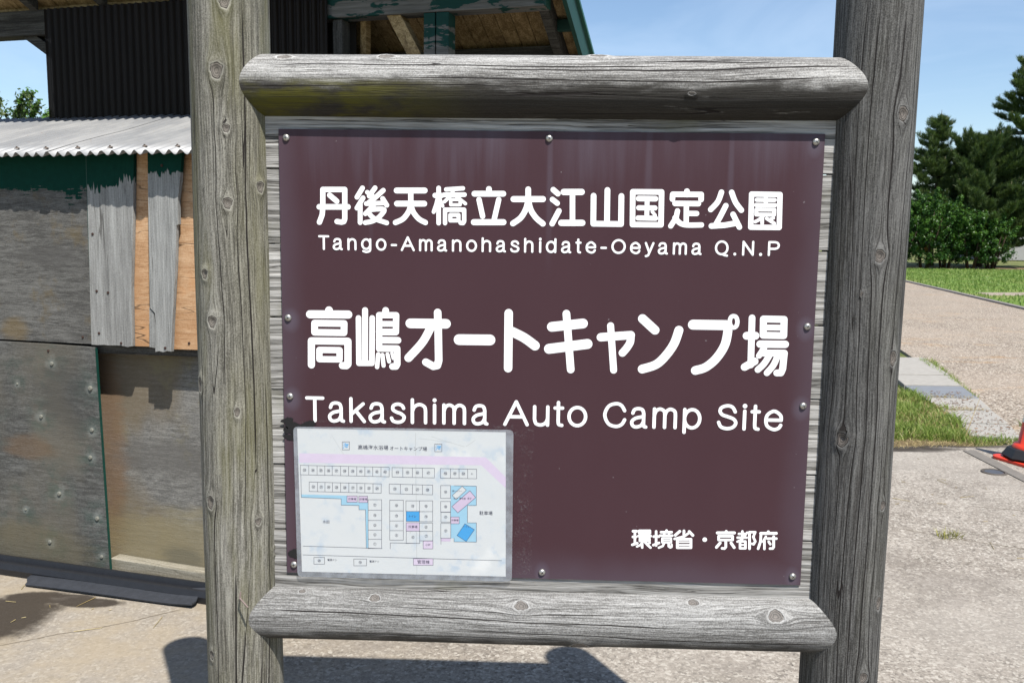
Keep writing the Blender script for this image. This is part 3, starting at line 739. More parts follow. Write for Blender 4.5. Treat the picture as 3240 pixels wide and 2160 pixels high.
def latin(data, zt, zb, w, label):
    S = Strokes(-.0004); z0 = zb+w/2; hh = zt-zb-w
    for ch, a, b in data:
        S.glyph(); a *= 1e-4; b *= 1e-4
        st = []
        for s_ in GL[ch]:
            if isinstance(s_, tuple) and s_[0] == 'dot': st.append(s_); continue
            st.append(smooth_pts(s_[1]) if isinstance(s_, tuple) else s_)
        xs = [q[0] for s_ in st if not isinstance(s_, tuple) for q in s_]
        if not xs or max(xs)-min(xs) < 1e-6: ox, sx = (a+b)/2, 0.0; x0 = 0
        else: x0 = min(xs); sx = (b-a-w)/(max(xs)-x0); ox = a+w/2
        for s_ in st:
            if isinstance(s_, tuple): S.disc(ox, z0+s_[2]*hh, (b-a)*.55); continue
            S.stroke([(ox+(x-x0)*sx, z0+z*hh) for x, z in s_], w)
    S.mb.build('lettering', MAT['white_paint'], PANEL)['label'] = label
KANJI_UPPER=[[(118,'',[-5027,8917,-5033,8508,-5050,8356,-5114,8193]),(118,'',[-5027,8917,-4534,8922,-4541,8274,-4563,8215,-4614,8199,-4717,8213]),(118,'',[-4875,8793,-4717,8663]),(124,'',[-5112,8533,-4466,8540])],[(108,'',[-4137,8959,-4262,8757]),(108,'',[-4126,8741,-4264,8517]),(108,'',[-4191,8594,-4195,8197]),(107,'',[-3855,8965,-3985,8785]),(97,'',[-4030,8868,-3882,8761]),(107,'',[-3671,8912,-3870,8736,-4024,8621]),(103,'',[-4055,8616,-3640,8636]),(108,'',[-3685,8731,-3594,8588]),(103,'',[-3896,8577,-4077,8393]),(108,'s',[-3969,8485,-3661,8494,-3744,8347,-3899,8238,-4079,8196]),(108,'s',[-4000,8407,-3873,8289,-3598,8197])],[(128,'',[-3372,8913,-2745,8920]),(128,'',[-3366,8624,-2755,8631]),(117,'',[-3056,8909,-3056,8607]),(118,'s',[-3056,8607,-3103,8455,-3231,8290,-3401,8207]),(118,'s',[-3056,8607,-3000,8444,-2877,8294,-2729,8215])],[(102,'',[-2434,8978,-2432,8206]),(112,'',[-2515,8815,-2362,8816]),(87,'',[-2451,8765,-2489,8614,-2545,8452]),(71,'',[-2408,8753,-2341,8580]),(97,'',[-2266,8948,-1894,8977]),(102,'',[-2316,8829,-1858,8840]),(76,'',[-2095,8945,-2184,8793,-2306,8679]),(76,'',[-2056,8820,-1954,8733,-1836,8642]),(71,'c',[-2163,8728,-1954,8731,-1953,8615,-2163,8613]),(97,'',[-2289,8208,-2290,8503,-1864,8508,-1862,8256,-1887,8213,-1941,8217]),(87,'c',[-2172,8391,-1988,8393,-1987,8270,-2171,8267])],[(127,'',[-1315,8968,-1314,8878]),(127,'',[-1637,8862,-995,8869]),(117,'',[-1534,8733,-1450,8369]),(117,'',[-1095,8738,-1192,8302]),(133,'',[-1645,8236,-985,8244])],[(132,'',[-767,8754,-114,8762]),(126,'',[-444,8971,-440,8738]),(127,'s',[-440,8738,-490,8537,-602,8347,-773,8219]),(127,'s',[-440,8738,-381,8526,-262,8351,-107,8222])],[(121,'',[111,8969,214,8883]),(116,'',[95,8757,205,8675]),(122,'',[244,8508,99,8225]),(136,'',[342,8922,740,8927]),(121,'',[536,8924,550,8248]),(137,'',[302,8245,768,8251])],[(126,'',[1306,8975,1315,8240]),(126,'',[1004,8847,1012,8236,1626,8236,1617,8847])],[(121,'c',[1865,8944,2498,8946,2509,8230,1879,8229]),(121,'',[1998,8799,2367,8798]),(111,'',[2006,8597,2364,8596]),(111,'',[1998,8374,2384,8371]),(105,'',[2186,8793,2190,8374]),(70,'',[2306,8515,2374,8441])],[(125,'',[3053,8968,3056,8898]),(120,'',[2741,8795,2743,8899,3369,8902,3370,8792]),(120,'',[2802,8701,3314,8702]),(115,'',[3051,8699,3062,8254]),(115,'',[3066,8487,3284,8487]),(115,'',[2861,8539,2836,8389,2724,8207]),(116,'s',[2811,8389,2928,8272,3080,8232,3399,8238])],[(120,'s',[3809,8956,3737,8749,3589,8578]),(120,'s',[4031,8956,4125,8741,4260,8571]),(120,'s',[3916,8664,3810,8438,3720,8262]),(125,'',[3619,8218,3909,8239,4163,8288]),(120,'',[4082,8479,4234,8201])],[(115,'c',[4469,8924,5089,8921,5107,8204,4482,8202]),(85,'',[4782,8836,4789,8694]),(90,'',[4589,8801,4978,8801]),(90,'',[4577,8689,4994,8689]),(85,'c',[4587,8590,4981,8590,4981,8480,4592,8480]),(75,'',[4762,8470,4667,8374,4574,8323]),(80,'',[4727,8412,4728,8295]),(75,'',[4823,8396,4993,8293]),(65,'',[4972,8408,4879,8371])]]
KANJI_MAIN=[[(177,'',[-4923,6217,-4925,6125]),(183,'',[-5359,6119,-4484,6127]),(152,'c',[-5257,5919,-4580,5922,-4587,5711,-5260,5710]),(163,'',[-5345,4959,-5337,5512,-4498,5516,-4503,4992,-4538,4955,-4630,4956]),(142,'c',[-5156,5308,-4691,5310,-4694,5097,-5159,5094])],[(135,'',[-4100,6232,-4109,5025]),(125,'',[-4252,6053,-4251,5015,-3952,5020,-3939,6058]),(151,'',[-3631,6234,-3632,6133]),(141,'',[-3785,5355,-3780,6125,-3392,6129,-3399,5746]),(130,'',[-3781,5927,-3398,5931]),(151,'',[-3782,5742,-3404,5746]),(151,'',[-3783,5556,-3353,5558]),(152,'',[-3774,5365,-3374,5367,-3373,5012,-3402,4959,-3480,4955]),(99,'',[-3806,5228,-3834,4938]),(94,'',[-3710,5217,-3685,4972]),(89,'',[-3594,5232,-3558,5069]),(68,'',[-3495,5260,-3464,5139])],[(218,'',[-3071,5949,-2260,5952]),(171,'',[-2450,6206,-2436,5775,-2424,5107,-2455,4996,-2547,4976,-2717,5068]),(187,'s',[-2613,5850,-2795,5521,-3114,5159])],[(244,'',[-1960,5597,-1260,5601])],[(191,'',[-843,6215,-841,4962]),(217,'s',[-773,5802,-487,5663,-239,5488])],[(219,'',[135,5922,834,6009]),(225,'',[80,5421,945,5547]),(172,'',[456,6225,580,4957])],[(155,'',[1455,5969,1550,4959]),(189,'',[1243,5705,1913,5763]),(172,'s',[1913,5763,1906,5609,1830,5469,1738,5356])],[(200,'',[2165,6139,2453,5885]),(200,'s',[2987,5890,2892,5591,2718,5318,2501,5105,2194,4997])],[(222,'',[3296,6022,4050,6023]),(199,'s',[4088,5992,4033,5601,3855,5280,3621,5066,3389,4986]),(96,'c',[4191,6229,4252,6201,4282,6104,4261,6006,4202,5971,4141,6004,4112,6101,4133,6199])],[(147,'',[4604,6195,4624,5133]),(176,'',[4503,5791,4696,5794]),(171,'',[4489,5084,4706,5216]),(153,'c',[4857,6174,5316,6172,5325,5808,4869,5809]),(130,'',[4869,5984,5311,5986]),(165,'',[4810,5609,5369,5612]),(131,'',[4907,5529,4797,5345]),(154,'',[4851,5407,5357,5413,5340,5059,5305,4965,5214,4963]),(142,'s',[5040,5378,4919,5167,4786,5028]),(142,'s',[5222,5381,5131,5142,4992,4959])]]
KANJI_SMALL=[[(65,'',[2102,1202,2181,1204]),(60,'',[2101,1066,2171,1068]),(61,'',[2093,877,2204,916]),(56,'',[2142,1200,2151,898]),(56,'c',[2241,1217,2487,1223,2489,1160,2243,1154]),(33,'',[2325,1219,2327,1156]),(32,'',[2408,1221,2410,1158]),(56,'',[2222,1088,2512,1095]),(51,'c',[2261,1031,2484,1037,2486,976,2262,971]),(51,'',[2344,968,2277,877,2201,838]),(56,'',[2318,902,2321,817]),(56,'',[2379,952,2452,874,2514,819]),(46,'',[2496,933,2432,893])],[(56,'',[2631,1212,2642,873]),(60,'',[2580,1085,2696,1088]),(60,'',[2579,882,2705,936]),(60,'',[2870,1237,2871,1203]),(56,'',[2743,1195,2989,1201]),(42,'',[2814,1173,2834,1125]),(42,'',[2939,1176,2922,1127]),(56,'',[2723,1113,3006,1119]),(46,'c',[2776,1051,2980,1056,2984,954,2779,950]),(32,'',[2778,1000,2982,1005]),(51,'',[2826,939,2796,865,2705,822]),(51,'',[2928,941,2931,861,2969,833,2997,848,2997,902])],[(60,'',[3270,1239,3274,1143]),(65,'',[3174,1225,3075,1131]),(65,'',[3391,1225,3478,1136]),(56,'',[3365,1176,3280,1107,3062,1041]),(60,'c',[3125,1035,3438,1043,3445,840,3132,832]),(37,'',[3127,968,3440,975]),(37,'',[3130,900,3443,908])],[(106,'',[3755,1041,3756,1041])],[(65,'',[4239,1250,4241,1217]),(69,'',[4040,1209,4428,1219]),(60,'c',[4071,1131,4390,1138,4393,1049,4075,1041]),(60,'',[4239,1033,4246,876,4217,839,4162,843]),(65,'',[4112,970,4031,864]),(65,'',[4362,976,4438,869])],[(55,'',[4610,1259,4617,1115]),(55,'',[4532,1197,4682,1201]),(55,'',[4506,1107,4714,1112]),(51,'',[4720,1233,4601,1061,4506,1011]),(55,'c',[4566,1017,4690,1020,4698,856,4573,853]),(37,'',[4569,935,4694,938]),(60,'',[4773,1244,4791,849]),(55,'',[4773,1244,4904,1247,4863,1133,4916,1026,4878,957,4836,971])],[(64,'',[5203,1264,5204,1230]),(69,'',[5032,1221,5384,1230]),(60,'',[5037,1209,5036,1029,4989,854]),(51,'',[5151,1147,5092,1025]),(55,'',[5123,1055,5132,850]),(60,'',[5190,1100,5392,1105]),(60,'',[5330,1151,5342,903,5321,867,5261,865]),(55,'',[5221,1028,5261,967])]]
LATIN_UPPER=[('T',-5147,-4896),('a',-4819,-4591),('n',-4488,-4281),('g',-4178,-3948),('o',-3845,-3606),('-',-3510,-3366),('A',-3284,-2968),('m',-2872,-2564),('a',-2467,-2238),('n',-2133,-1918),('o',-1816,-1570),('h',-1468,-1253),('a',-1151,-921),('s',-829,-620),('h',-518,-309),('i',-186,-130),('d',-33,203),('a',307,536),('t',625,762),('e',854,1087),('-',1181,1328),('O',1425,1746),('e',1840,2075),('y',2164,2379),('a',2455,2682),('m',2788,3098),('a',3199,3426),('Q',3715,4017),('.',4130,4188),('N',4318,4577),('.',4695,4758),('P',4883,5141)]
LATIN_MAIN=[('T',-5503,-5057),('a',-4978,-4581),('k',-4483,-4099),('a',-4039,-3632),('s',-3545,-3176),('h',-3066,-2684),('i',-2558,-2474),('m',-2340,-1789),('a',-1666,-1273),('A',-938,-351),('u',-262,116),('t',204,452),('o',524,981),('C',1338,1869),('a',1953,2352),('m',2462,3017),('p',3147,3570),('S',3919,4385),('i',4491,4586),('t',4666,4901),('e',4982,5403)]

kanji(KANJI_UPPER, 'upper line of white Japanese characters')
latin(LATIN_UPPER, .7905+ZB, .7575+ZB, .0048, 'thin white line of Latin letters below the upper characters')
kanji(KANJI_MAIN, 'tallest line of white Japanese characters')
latin(LATIN_MAIN, .4230+ZB, .3625+ZB, .0078, 'large white Latin letters below the tallest line')
kanji(KANJI_SMALL, 'short white line of characters at lower right')

# screws: domed heads with a cross recess
MAT['screw'] = plain('screw_steel', (.46, .45, .42), .36, .5, .25, 200, .75)
MAT['recess'] = plain('screw_recess', (.015, .013, .012), .8, .2, .1, 60)
sm = MB().lathe([(.0078, 0), (.0080, .0014), (.0072, .0033), (.0050, .0050), (.0024, .0058), (.0004, .0060)], 20).mesh('screw_head')
sm.materials.append(MAT['screw']); sm.polygons.foreach_set('use_smooth', [True]*len(sm.polygons))
cm = MB()
for a in (.4, .4+math.pi/2):
    cm.bar((-.0034*math.cos(a), -.0034*math.sin(a), .0054), (.0034*math.cos(a), .0034*math.sin(a), .0054), .0012, .0014)
cmesh = cm.mesh('cross_recess'); cmesh.materials.append(MAT['recess'])
for i, (x, z) in enumerate([(-.583, 1.754), (0, 1.758), (.581, 1.756), (-.586, 1.353), (-.585, 1.172), (.584, 1.352), (.584, 1.172), (-.583, .770), (.001, .766), (.581, .771)]):
    o = obj('screw', sm, None, PANEL, loc=(x, -.0001, z), rot=(math.pi/2+RNG.uniform(-.10, .10), RNG.uniform(0, 3), RNG.uniform(-.10, .10)))
    c = obj('screw_recess', cmesh, None, PANEL, loc=(x, -.0001, z)); c.rotation_euler = o.rotation_euler

# small nail bent out of the left post
nl = MB().tube([(-.694, -.052, .722), (-.688, -.075, .716), (-.667, -.083, .698)], [.0022, .0022, .0020], 8)
tag(nl.build('bent_nail', plain('old_nail', (.20, .155, .14), .6, .4, .3, 90, .3)), 'bent rusty nail sticking out of the left log post', 'nail')

# ------------------------------------------------------------------ laminated map taped on the panel
MAP_FILLS=[('violet',[-5652,2894,-1330,2889,-861,2428,-858,2170,-1429,2699,-5656,2669]),('sky',[-5617,1915,-4550,1913,-4551,1827,-4686,1829,-5619,1847]),('sky',[-4686,1831,-4551,1827,-4552,1753,-4062,1757,-4063,1576,-4272,1579,-4271,1681,-4688,1680]),('sky',[-4119,1583,-4058,1584,-4055,655,-4108,653]),('sky',[-2132,2206,-1539,2204,-1535,1744,-1743,1739,-1740,1324,-1532,1329,-1528,867,-2050,862,-2050,944,-2127,942]),('blue',[-3166,1565,-2858,1573,-2858,1334,-3167,1327])]
MAP_BOXES=[('pink',[-4550,1905,-4310,1910,-4312,1759,-4552,1753]),('pink',[-4272,1903,-4066,1908,-4067,1757,-4273,1752]),('pink',[-2129,1456,-1934,1461,-1933,1298,-2128,1294]),('pink',[-3167,1296,-2858,1303,-2858,1098,-3167,1091]),('violet',[-2772,863,-2545,868,-2544,678,-2772,673]),('violet',[-3002,429,-2539,440,-2539,281,-3002,270]),('pink',[-2356,939,-2132,944,-2132,868,-2356,863]),('paper',[-1867,2194,-1773,2105,-2004,1877,-2098,1968]),('pink',[-1689,2091,-1554,1934,-1965,1559,-2105,1707]),('blue',[-1798,1302,-1576,1163,-1765,874,-1982,1016])]
MAP_LINES=[[-5631,2610,-3561,2607],[-5635,2386,-3562,2382],[-5631,2610,-5635,2386],[-5433,2609,-5436,2386],[-5239,2609,-5242,2386],[-5059,2609,-5062,2385],[-4886,2609,-4888,2385],[-4690,2609,-4692,2384],[-4505,2608,-4507,2384],[-4314,2608,-4316,2384],[-4126,2608,-4128,2383],[-3944,2608,-3945,2383],[-3751,2608,-3753,2382],[-3561,2607,-3562,2382],[-3493,2604,-2512,2604],[-3494,2378,-2512,2379],[-3493,2604,-3494,2378],[-3245,2604,-3246,2379],[-3022,2604,-3023,2379],[-2790,2604,-2790,2379],[-2512,2604,-2512,2379],[-2373,2602,-1537,2604],[-2373,2377,-1535,2380],[-2373,2602,-2373,2377],[-2139,2603,-2138,2378],[-1942,2603,-1941,2378],[-1743,2604,-1742,2379],[-1537,2604,-1535,2380],[-5429,2217,-3748,2209],[-5432,1992,-3750,1986],[-5429,2217,-5432,1992],[-5235,2216,-5238,1991],[-5061,2215,-5064,1991],[-4885,2214,-4888,1990],[-4694,2213,-4697,1989],[-4503,2213,-4506,1989],[-4315,2212,-4317,1988],[-4130,2211,-4131,1987],[-3939,2210,-3940,1986],[-3748,2209,-3750,1986],[-3561,2211,-2552,2205],[-3562,1982,-2552,1976],[-3561,2211,-3562,1982],[-3302,2209,-3302,1980],[-3023,2208,-3023,1979],[-2790,2206,-2790,1977],[-2552,2205,-2552,1976],[-2367,2201,-2137,2206,-2136,1900,-2366,1894,-2367,2201],[-2366,1821,-2136,1827,-2135,1574,-2365,1568,-2366,1821],[-2358,1563,-2135,1568,-2134,1333,-2357,1328,-2358,1563],[-2362,1296,-2128,1302,-2127,944,-2361,939,-2362,1296],[-4056,1825,-3740,1832,-3742,1581,-4058,1574,-4056,1825],[-4058,1574,-3742,1581,-3743,1334,-4060,1327,-4058,1574],[-4060,1327,-3743,1334,-3744,1103,-4062,1095,-4060,1327],[-4062,1095,-3744,1103,-3746,879,-4063,871,-4062,1095],[-4063,871,-3746,879,-3747,657,-4065,649,-4063,871],[-3552,1826,-3234,1833,-3235,1577,-3553,1570,-3552,1826],[-3553,1570,-3235,1577,-3235,1336,-3554,1328,-3553,1570],[-3554,1328,-3235,1336,-3236,1102,-3555,1094,-3554,1328],[-3555,1094,-3236,1102,-3237,873,-3556,865,-3555,1094],[-3173,1819,-2858,1826,-2858,1573,-3174,1565,-3173,1819],[-2858,1826,-2551,1833,-2551,1574,-2858,1567,-2858,1826],[-3169,1565,-2858,1573,-2858,1334,-3169,1327,-3169,1565],[-2858,1567,-2551,1574,-2550,1334,-2858,1326,-2858,1567],[-3169,1295,-2858,1303,-2858,1098,-3170,1090,-3169,1295],[-2858,1295,-2550,1302,-2550,1100,-2858,1093,-2858,1295],[-3167,1091,-2853,1098,-2853,803,-3168,795,-3167,1091],[-2853,1093,-2548,1100,-2547,874,-2853,866,-2853,1093],[-4550,1905,-4310,1910,-4312,1759,-4552,1753,-4550,1905],[-4272,1903,-4066,1908,-4067,1757,-4273,1752,-4272,1903],[-2129,1456,-1934,1461,-1933,1298,-2128,1294,-2129,1456],[-2772,863,-2545,868,-2544,678,-2772,673,-2772,863],[-3002,429,-2539,440,-2539,281,-3002,270,-3002,429],[-5346,402,-5096,409,-5098,243,-5349,237,-5346,402],[-4404,386,-4103,393,-4104,229,-4405,221,-4404,386],[-4645,3185,-4481,3189,-4483,3001,-4648,2997,-4645,3185],[-2506,3178,-2342,3181,-2342,3002,-2505,2998,-2506,3178],[-5622,2389,-5619,1847,-4686,1831,-4688,1680,-4271,1681,-4272,1579,-4119,1583,-4108,653],[-5600,670,-3737,657],[-5603,457,-939,433],[-3544,654,-3544,799,-2853,803],[-2356,947,-2356,794],[-2056,2205,-1539,2204,-1535,1744,-1743,1739,-1740,1324,-1532,1329,-1528,867,-2050,862,-2050,944],[-1867,2194,-1773,2105,-2004,1877,-2098,1968,-1867,2194],[-1689,2091,-1554,1934,-1965,1559,-2105,1707,-1689,2091],[-1798,1302,-1576,1163,-1765,874,-1982,1016,-1798,1302]]
MAP_TEXT=[('㉝',-5534,2498,83,'ink'),('㉞',-5338,2498,83,'ink'),('㉟',-5150,2497,83,'ink'),('㊱',-4974,2497,83,'ink'),('㊲',-4789,2497,83,'ink'),('㊳',-4598,2496,83,'ink'),('㊴',-4410,2496,83,'ink'),('㊵',-4221,2496,83,'ink'),('㊶',-4036,2496,83,'ink'),('㊷',-3848,2495,83,'ink'),('㊸',-3657,2495,83,'ink'),('㊹',-3369,2491,83,'ink'),('㊺',-3134,2491,83,'ink'),('㊻',-2906,2491,83,'ink'),('㊼',-2651,2492,83,'ink'),('㊽',-2256,2490,83,'ink'),('㊾',-2040,2491,83,'ink'),('㊿',-1842,2491,83,'ink'),('',-1639,2492,83,'ink'),('51',-1642,2491,54,'ink'),('㉜',-5333,2104,83,'ink'),('㉛',-5150,2103,83,'ink'),('㉚',-4975,2103,83,'ink'),('㉙',-4791,2102,83,'ink'),('㉘',-4600,2101,83,'ink'),('㉗',-4410,2100,83,'ink'),('㉖',-4223,2099,83,'ink'),('㉕',-4035,2099,83,'ink'),('㉔',-3844,2098,83,'ink'),('㉓',-3432,2096,83,'ink'),('㉒',-3163,2094,83,'ink'),('㉑',-2906,2093,83,'ink'),('⑳',-2671,2091,83,'ink'),('⑲',-2252,2050,78,'ink'),('⑱',-2250,1698,78,'ink'),('⑰',-2246,1448,78,'ink'),('⑨',-2245,1120,78,'ink'),('⑪',-3899,1703,78,'ink'),('⑩',-3901,1454,78,'ink'),('③',-3902,1215,78,'ink'),('②',-3904,987,78,'ink'),('①',-3905,764,78,'ink'),('⑫',-3394,1701,78,'ink'),('⑬',-3394,1453,78,'ink'),('④',-3395,1215,78,'ink'),('⑤',-3396,984,78,'ink'),('⑯',-3016,1696,78,'ink'),('⑮',-2705,1700,78,'ink'),('⑭',-2704,1451,78,'ink'),('⑧',-2704,1198,78,'ink'),('⑥',-3010,947,78,'ink'),('⑦',-2700,983,78,'ink'),('⑳',-5222,323,78,'ink'),('⑩',-4254,307,78,'ink'),('高嶋海水浴場',-3931,3066,112,'ink'),('オートキャンプ場',-3113,3055,103,'ink'),('海',-4565,3092,142,'bluetext'),('海',-2422,3090,137,'bluetext'),('水田',-5048,1272,78,'ink'),('駐車場',-1311,1567,98,'ink'),('炊事場',-4428,1832,59,'ink'),('炊事場',-4168,1833,59,'ink'),('炊事場',-3011,1199,68,'ink'),('炊事場',-2032,1380,51,'ink'),('トイレ',-3019,1451,59,'ink'),('トイレ',-1760,1232,49,'ink'),('小屋',-2659,771,59,'ink'),('管理棟',-2766,355,93,'ink'),('電源ナシ',-4916,349,54,'ink'),('電源アリ',-3928,337,54,'ink'),('温シャワー',-1985,2077,44,'ink'),('女子',-2017,1902,49,'ink'),('更衣室',-1857,1901,49,'ink'),('男子',-1696,1904,49,'ink')]
MAP_SHEET=[[-5780,3522,-699,3547,-691,-70,-5742,-80],[-5692,3485,-873,3492,-833,46,-5636,43]]

MAP = empty('map_sheet', (-.32, -.004, ZB)); tag(MAP, 'laminated site map with numbered pitches taped over the lower left of the sign', 'map')
MO = Vector(MAP.location)
def paper_mat():
    n = NT('map_paper'); oc = n.coord(); f = n.noise(n.mul(oc, (28, 28, 28)), 1, 4, .6); s_ = n.noise(n.mul(oc, (9, 1, 9)), 1, 3)
    col = n.mix(n.math('MULTIPLY', n.rng(f, .48, .66), n.rng(s_, .42, .62)), (.50, .525, .535), (.38, .45, .52))
    col = n.mix(n.rng(s_, .58, .74, 0, .6), col, (.64, .65, .64))
    d = n.rng(n.noise(n.mul(oc, (120, 1, 120)), 1, 2), .72, .78)
    x, y, z = n.sep(oc)
    for (ax, az, bx, bz, w) in ((.025, .345, .028, .004, .0008), (.06, .335, .14, .312, .0007), (.14, .312, .165, .33, .0007), (-.17, .335, -.13, .27, .0006), (.03, .33, .11, .322, .0006)):
        L = math.hypot(bx-ax, bz-az); ux, uz = (bx-ax)/L, (bz-az)/L; rx = n.math('SUBTRACT', x, ax); rz_ = n.math('SUBTRACT', z, az)
        t = n.math('ADD', n.math('MULTIPLY', rx, ux), n.math('MULTIPLY', rz_, uz))
        e = n.math('ADD', n.math('SUBTRACT', n.math('MULTIPLY', rz_, ux), n.math('MULTIPLY', rx, uz)), n.math('MULTIPLY', n.math('SUBTRACT', f, .5), .003))
        m = n.math('MULTIPLY', n.math('SUBTRACT', 1.0, n.math('DIVIDE', n.math('ABSOLUTE', e), w), clamp=True), n.math('MULTIPLY', n.rng(t, 0, .004), n.rng(t, L, L-.004)))
        col = n.mix(n.math('MULTIPLY', m, .7), col, (.26, .27, .27))
    return n.pbr(n.mix(n.math('MULTIPLY', d, .5), col, (.32, .30, .24)), .7, n.bump(s_, .3, .004), .2)
MAT['paper'] = paper_mat()
INK = {'violet': (.54, .47, .59), 'sky': (.27, .47, .60), 'blue': (.045, .29, .60), 'pink': (.50, .42, .55), 'ink': (.025, .028, .06), 'bluetext': (.04, .33, .66)}
for k in INK: MAT['ink_'+k] = plain('map_ink_'+k, INK[k], .7, .2, .10, 50)
MAT['ink_paper'] = MAT['paper']
def mp(c, dy): return [(c[i]*1e-4-MO.x, dy, c[i+1]*1e-4) for i in range(0, len(c), 2)]
q = mp(MAP_SHEET[1], 0)
N_ = 14
pv = []; pf = []
for i in range(N_+1):
    for j in range(N_+1):
        a, b = i/N_, j/N_
        P_ = [q[3][k]*(1-a)*(1-b)+q[2][k]*a*(1-b)+q[1][k]*a*b+q[0][k]*(1-a)*b for k in range(3)]
        pv.append((P_[0], 0, P_[2]))
for i in range(N_):
    for j in range(N_):
        a = i*(N_+1)+j; pf.append((a, a+N_+1, a+N_+2, a+1))
PAPER = MB().add(pv, pf).build('paper', MAT['paper'], MAP)
for lay, items in ((1, MAP_FILLS), (2, MAP_BOXES)):
    for k_, (cname, c) in enumerate(items):
        MB().add(mp(c, -.00005*lay-.000004*k_), [tuple(range(len(c)//2))]).build('printed_area', MAT['ink_'+cname], PAPER)
ml = MB()
for k_, c in enumerate(MAP_LINES):
    P_ = mp(c, -.00018-.0000005*k_)
    for a, b in zip(P_, P_[1:]):
        dx, dz = b[0]-a[0], b[2]-a[2]; L = math.hypot(dx, dz); w = .00042; ux, uz = dx/L*w, dz/L*w
        ml.add([(a[0]-uz-ux, a[1], a[2]+ux-uz), (a[0]+uz-ux, a[1], a[2]-ux-uz), (b[0]+uz+ux, a[1], b[2]-ux+uz), (b[0]-uz+ux, a[1], b[2]+ux+uz)], [(0, 1, 2, 3)])
tag(ml.build('printed_lines', MAT['ink_ink'], PAPER), kind='stuff')
tmp = []
for s_ in sorted({e[0] for e in MAP_TEXT if e[0]}):
    cu = bpy.data.curves.new('tmp', 'FONT'); cu.body = s_; cu.align_x = 'CENTER'; cu.align_y = 'CENTER'; cu.offset = .004; cu.resolution_u = 2
    o = bpy.data.objects.new('tmp', cu); COL.objects.link(o); tmp.append((s_, o))
bpy.context.view_layer.update(); dg = bpy.context.evaluated_depsgraph_get(); cache = {}
for s_, o in tmp:
    m = o.evaluated_get(dg).to_mesh(); vs = [tuple(v_.co) for v_ in m.vertices]; fs = [tuple(p_.vertices) for p_ in m.polygons]
    ym = (max(v_[1] for v_ in vs)+min(v_[1] for v_ in vs))/2; xm = (max(v_[0] for v_ in vs)+min(v_[0] for v_ in vs))/2
    o.evaluated_get(dg).to_mesh_clear()
    cache[s_] = MB().add([(v_[0]-xm, 0, v_[1]-ym) for v_ in vs], fs).mesh('printed_text')
for s_, o in tmp:
    cu = o.data; bpy.data.objects.remove(o); bpy.data.curves.remove(cu)
for s_, x, z, h, cname in MAP_TEXT:
    if not s_: continue
    m = cache[s_]
    if not len(m.materials): m.materials.append(MAT['ink_'+cname])
    o = obj('printed_text', m, None, PAPER, loc=(x*1e-4-MO.x, -.00024, z*1e-4)); o.scale = (h*1.06e-4,)*3
# film: clear over the print, milky in the sealed border
def film_mat(name, milk):
    n = NT(name); oc = n.coord(); f = n.noise(n.mul(oc, (26, 26, 26)), 1, 3, .6); cr = n.noise(n.mul(oc, (9, 9, 60)), 1, 3)
    nm = n.bump(n.math('ADD', f, n.math('MULTIPLY', cr, .5)), .5, .004)
    t = n.node('ShaderNodeBsdfTransparent', {0: (1, 1, 1, 1)}).outputs[0]
    g = n.node('ShaderNodeBsdfGlossy', {'Color': (1, 1, 1, 1), 'Roughness': .16, 'Normal': nm}).outputs[0]
    d = n.node('ShaderNodeBsdfDiffuse', {0: (.34, .37, .41, 1)}).outputs[0]
    a = n.node('ShaderNodeMixShader', {0: n.rng(f, .3, .7, milk*.7, milk*1.3), 1: t, 2: d}).outputs[0]
    return n.done(n.node('ShaderNodeMixShader', {0: .045, 1: a, 2: g}).outputs[0])
o4 = mp(MAP_SHEET[0], -.0007); p4 = mp(MAP_SHEET[1], -.0007)
def rounded(qd, r, k=5):
    out = []
    for i in range(4):
        P0, P1, P2 = Vector(qd[i-1]), Vector(qd[i]), Vector(qd[(i+1) % 4])
        a = P1+(P0-P1).normalized()*r; b = P1+(P2-P1).normalized()*r
        for j in range(k+1):
            t = j/k; out.append(tuple((1-t)**2*a+2*t*(1-t)*P1+t*t*b))
    return out
MB().add(p4, [(3, 2, 1, 0)]).build('clear_film', film_mat('clear_film', .004), MAP)
ro = rounded(o4, .012); fm = MB(); fm.add(ro+[tuple(x) for x in p4], [])
k6 = len(ro)//4
for i in range(4):
    idx = [i*k6+j for j in range(k6)]; nxt = ((i+1) % 4)*k6
    for j in range(k6-1): fm.f.append((len(ro)+i, idx[j], idx[j+1]))
    fm.f.append((len(ro)+i, idx[-1], nxt, len(ro)+(i+1) % 4))
fm.build('sealed_border', film_mat('milky_border', .50), MAP)
# remains of tape
def haze_mat():
    n = NT('old_clear_tape'); oc = n.coord(); f = n.noise(n.mul(oc, (160, 1, 160)), 1, 3, .7); g = n.noise(n.mul(oc, (30, 1, 30)), 1, 3)
    m = n.math('MULTIPLY', n.rng(f, .48, .72), n.rng(g, .40, .64, .03, .34))
    return n.done(n.node('ShaderNodeMixShader', {0: m, 1: n.node('ShaderNodeBsdfTransparent').outputs[0], 2: n.node('ShaderNodeBsdfDiffuse', {0: (.22, .205, .21, 1)}).outputs[0]}).outputs[0])
def zp(x, y): return (-.578+(x-85)*.0002515, .3522-(y-80)*.000262)
hz = haze_mat()
for k_, (a, b, c, d) in enumerate(((2120, 60, 2290, 1390), (150, 20, 1760, 78), (8, 20, 80, 235), (1770, 20, 2140, 150))):
    (x0, z1), (x1, z0) = zp(a, b), zp(c, d)
    MB().add([(x0-MO.x, .0030-.00001*k_, z0), (x1-MO.x, .0030-.00001*k_, z0), (x1-MO.x, .0030-.00001*k_, z1), (x0-MO.x, .0030-.00001*k_, z1)], [(0, 1, 2, 3)]).build('clear_tape', hz, MAP)
MAT['black_tape'] = plain('black_tape', (.014, .013, .014), .6, .3, .3, 90)
rt = random.Random(4)
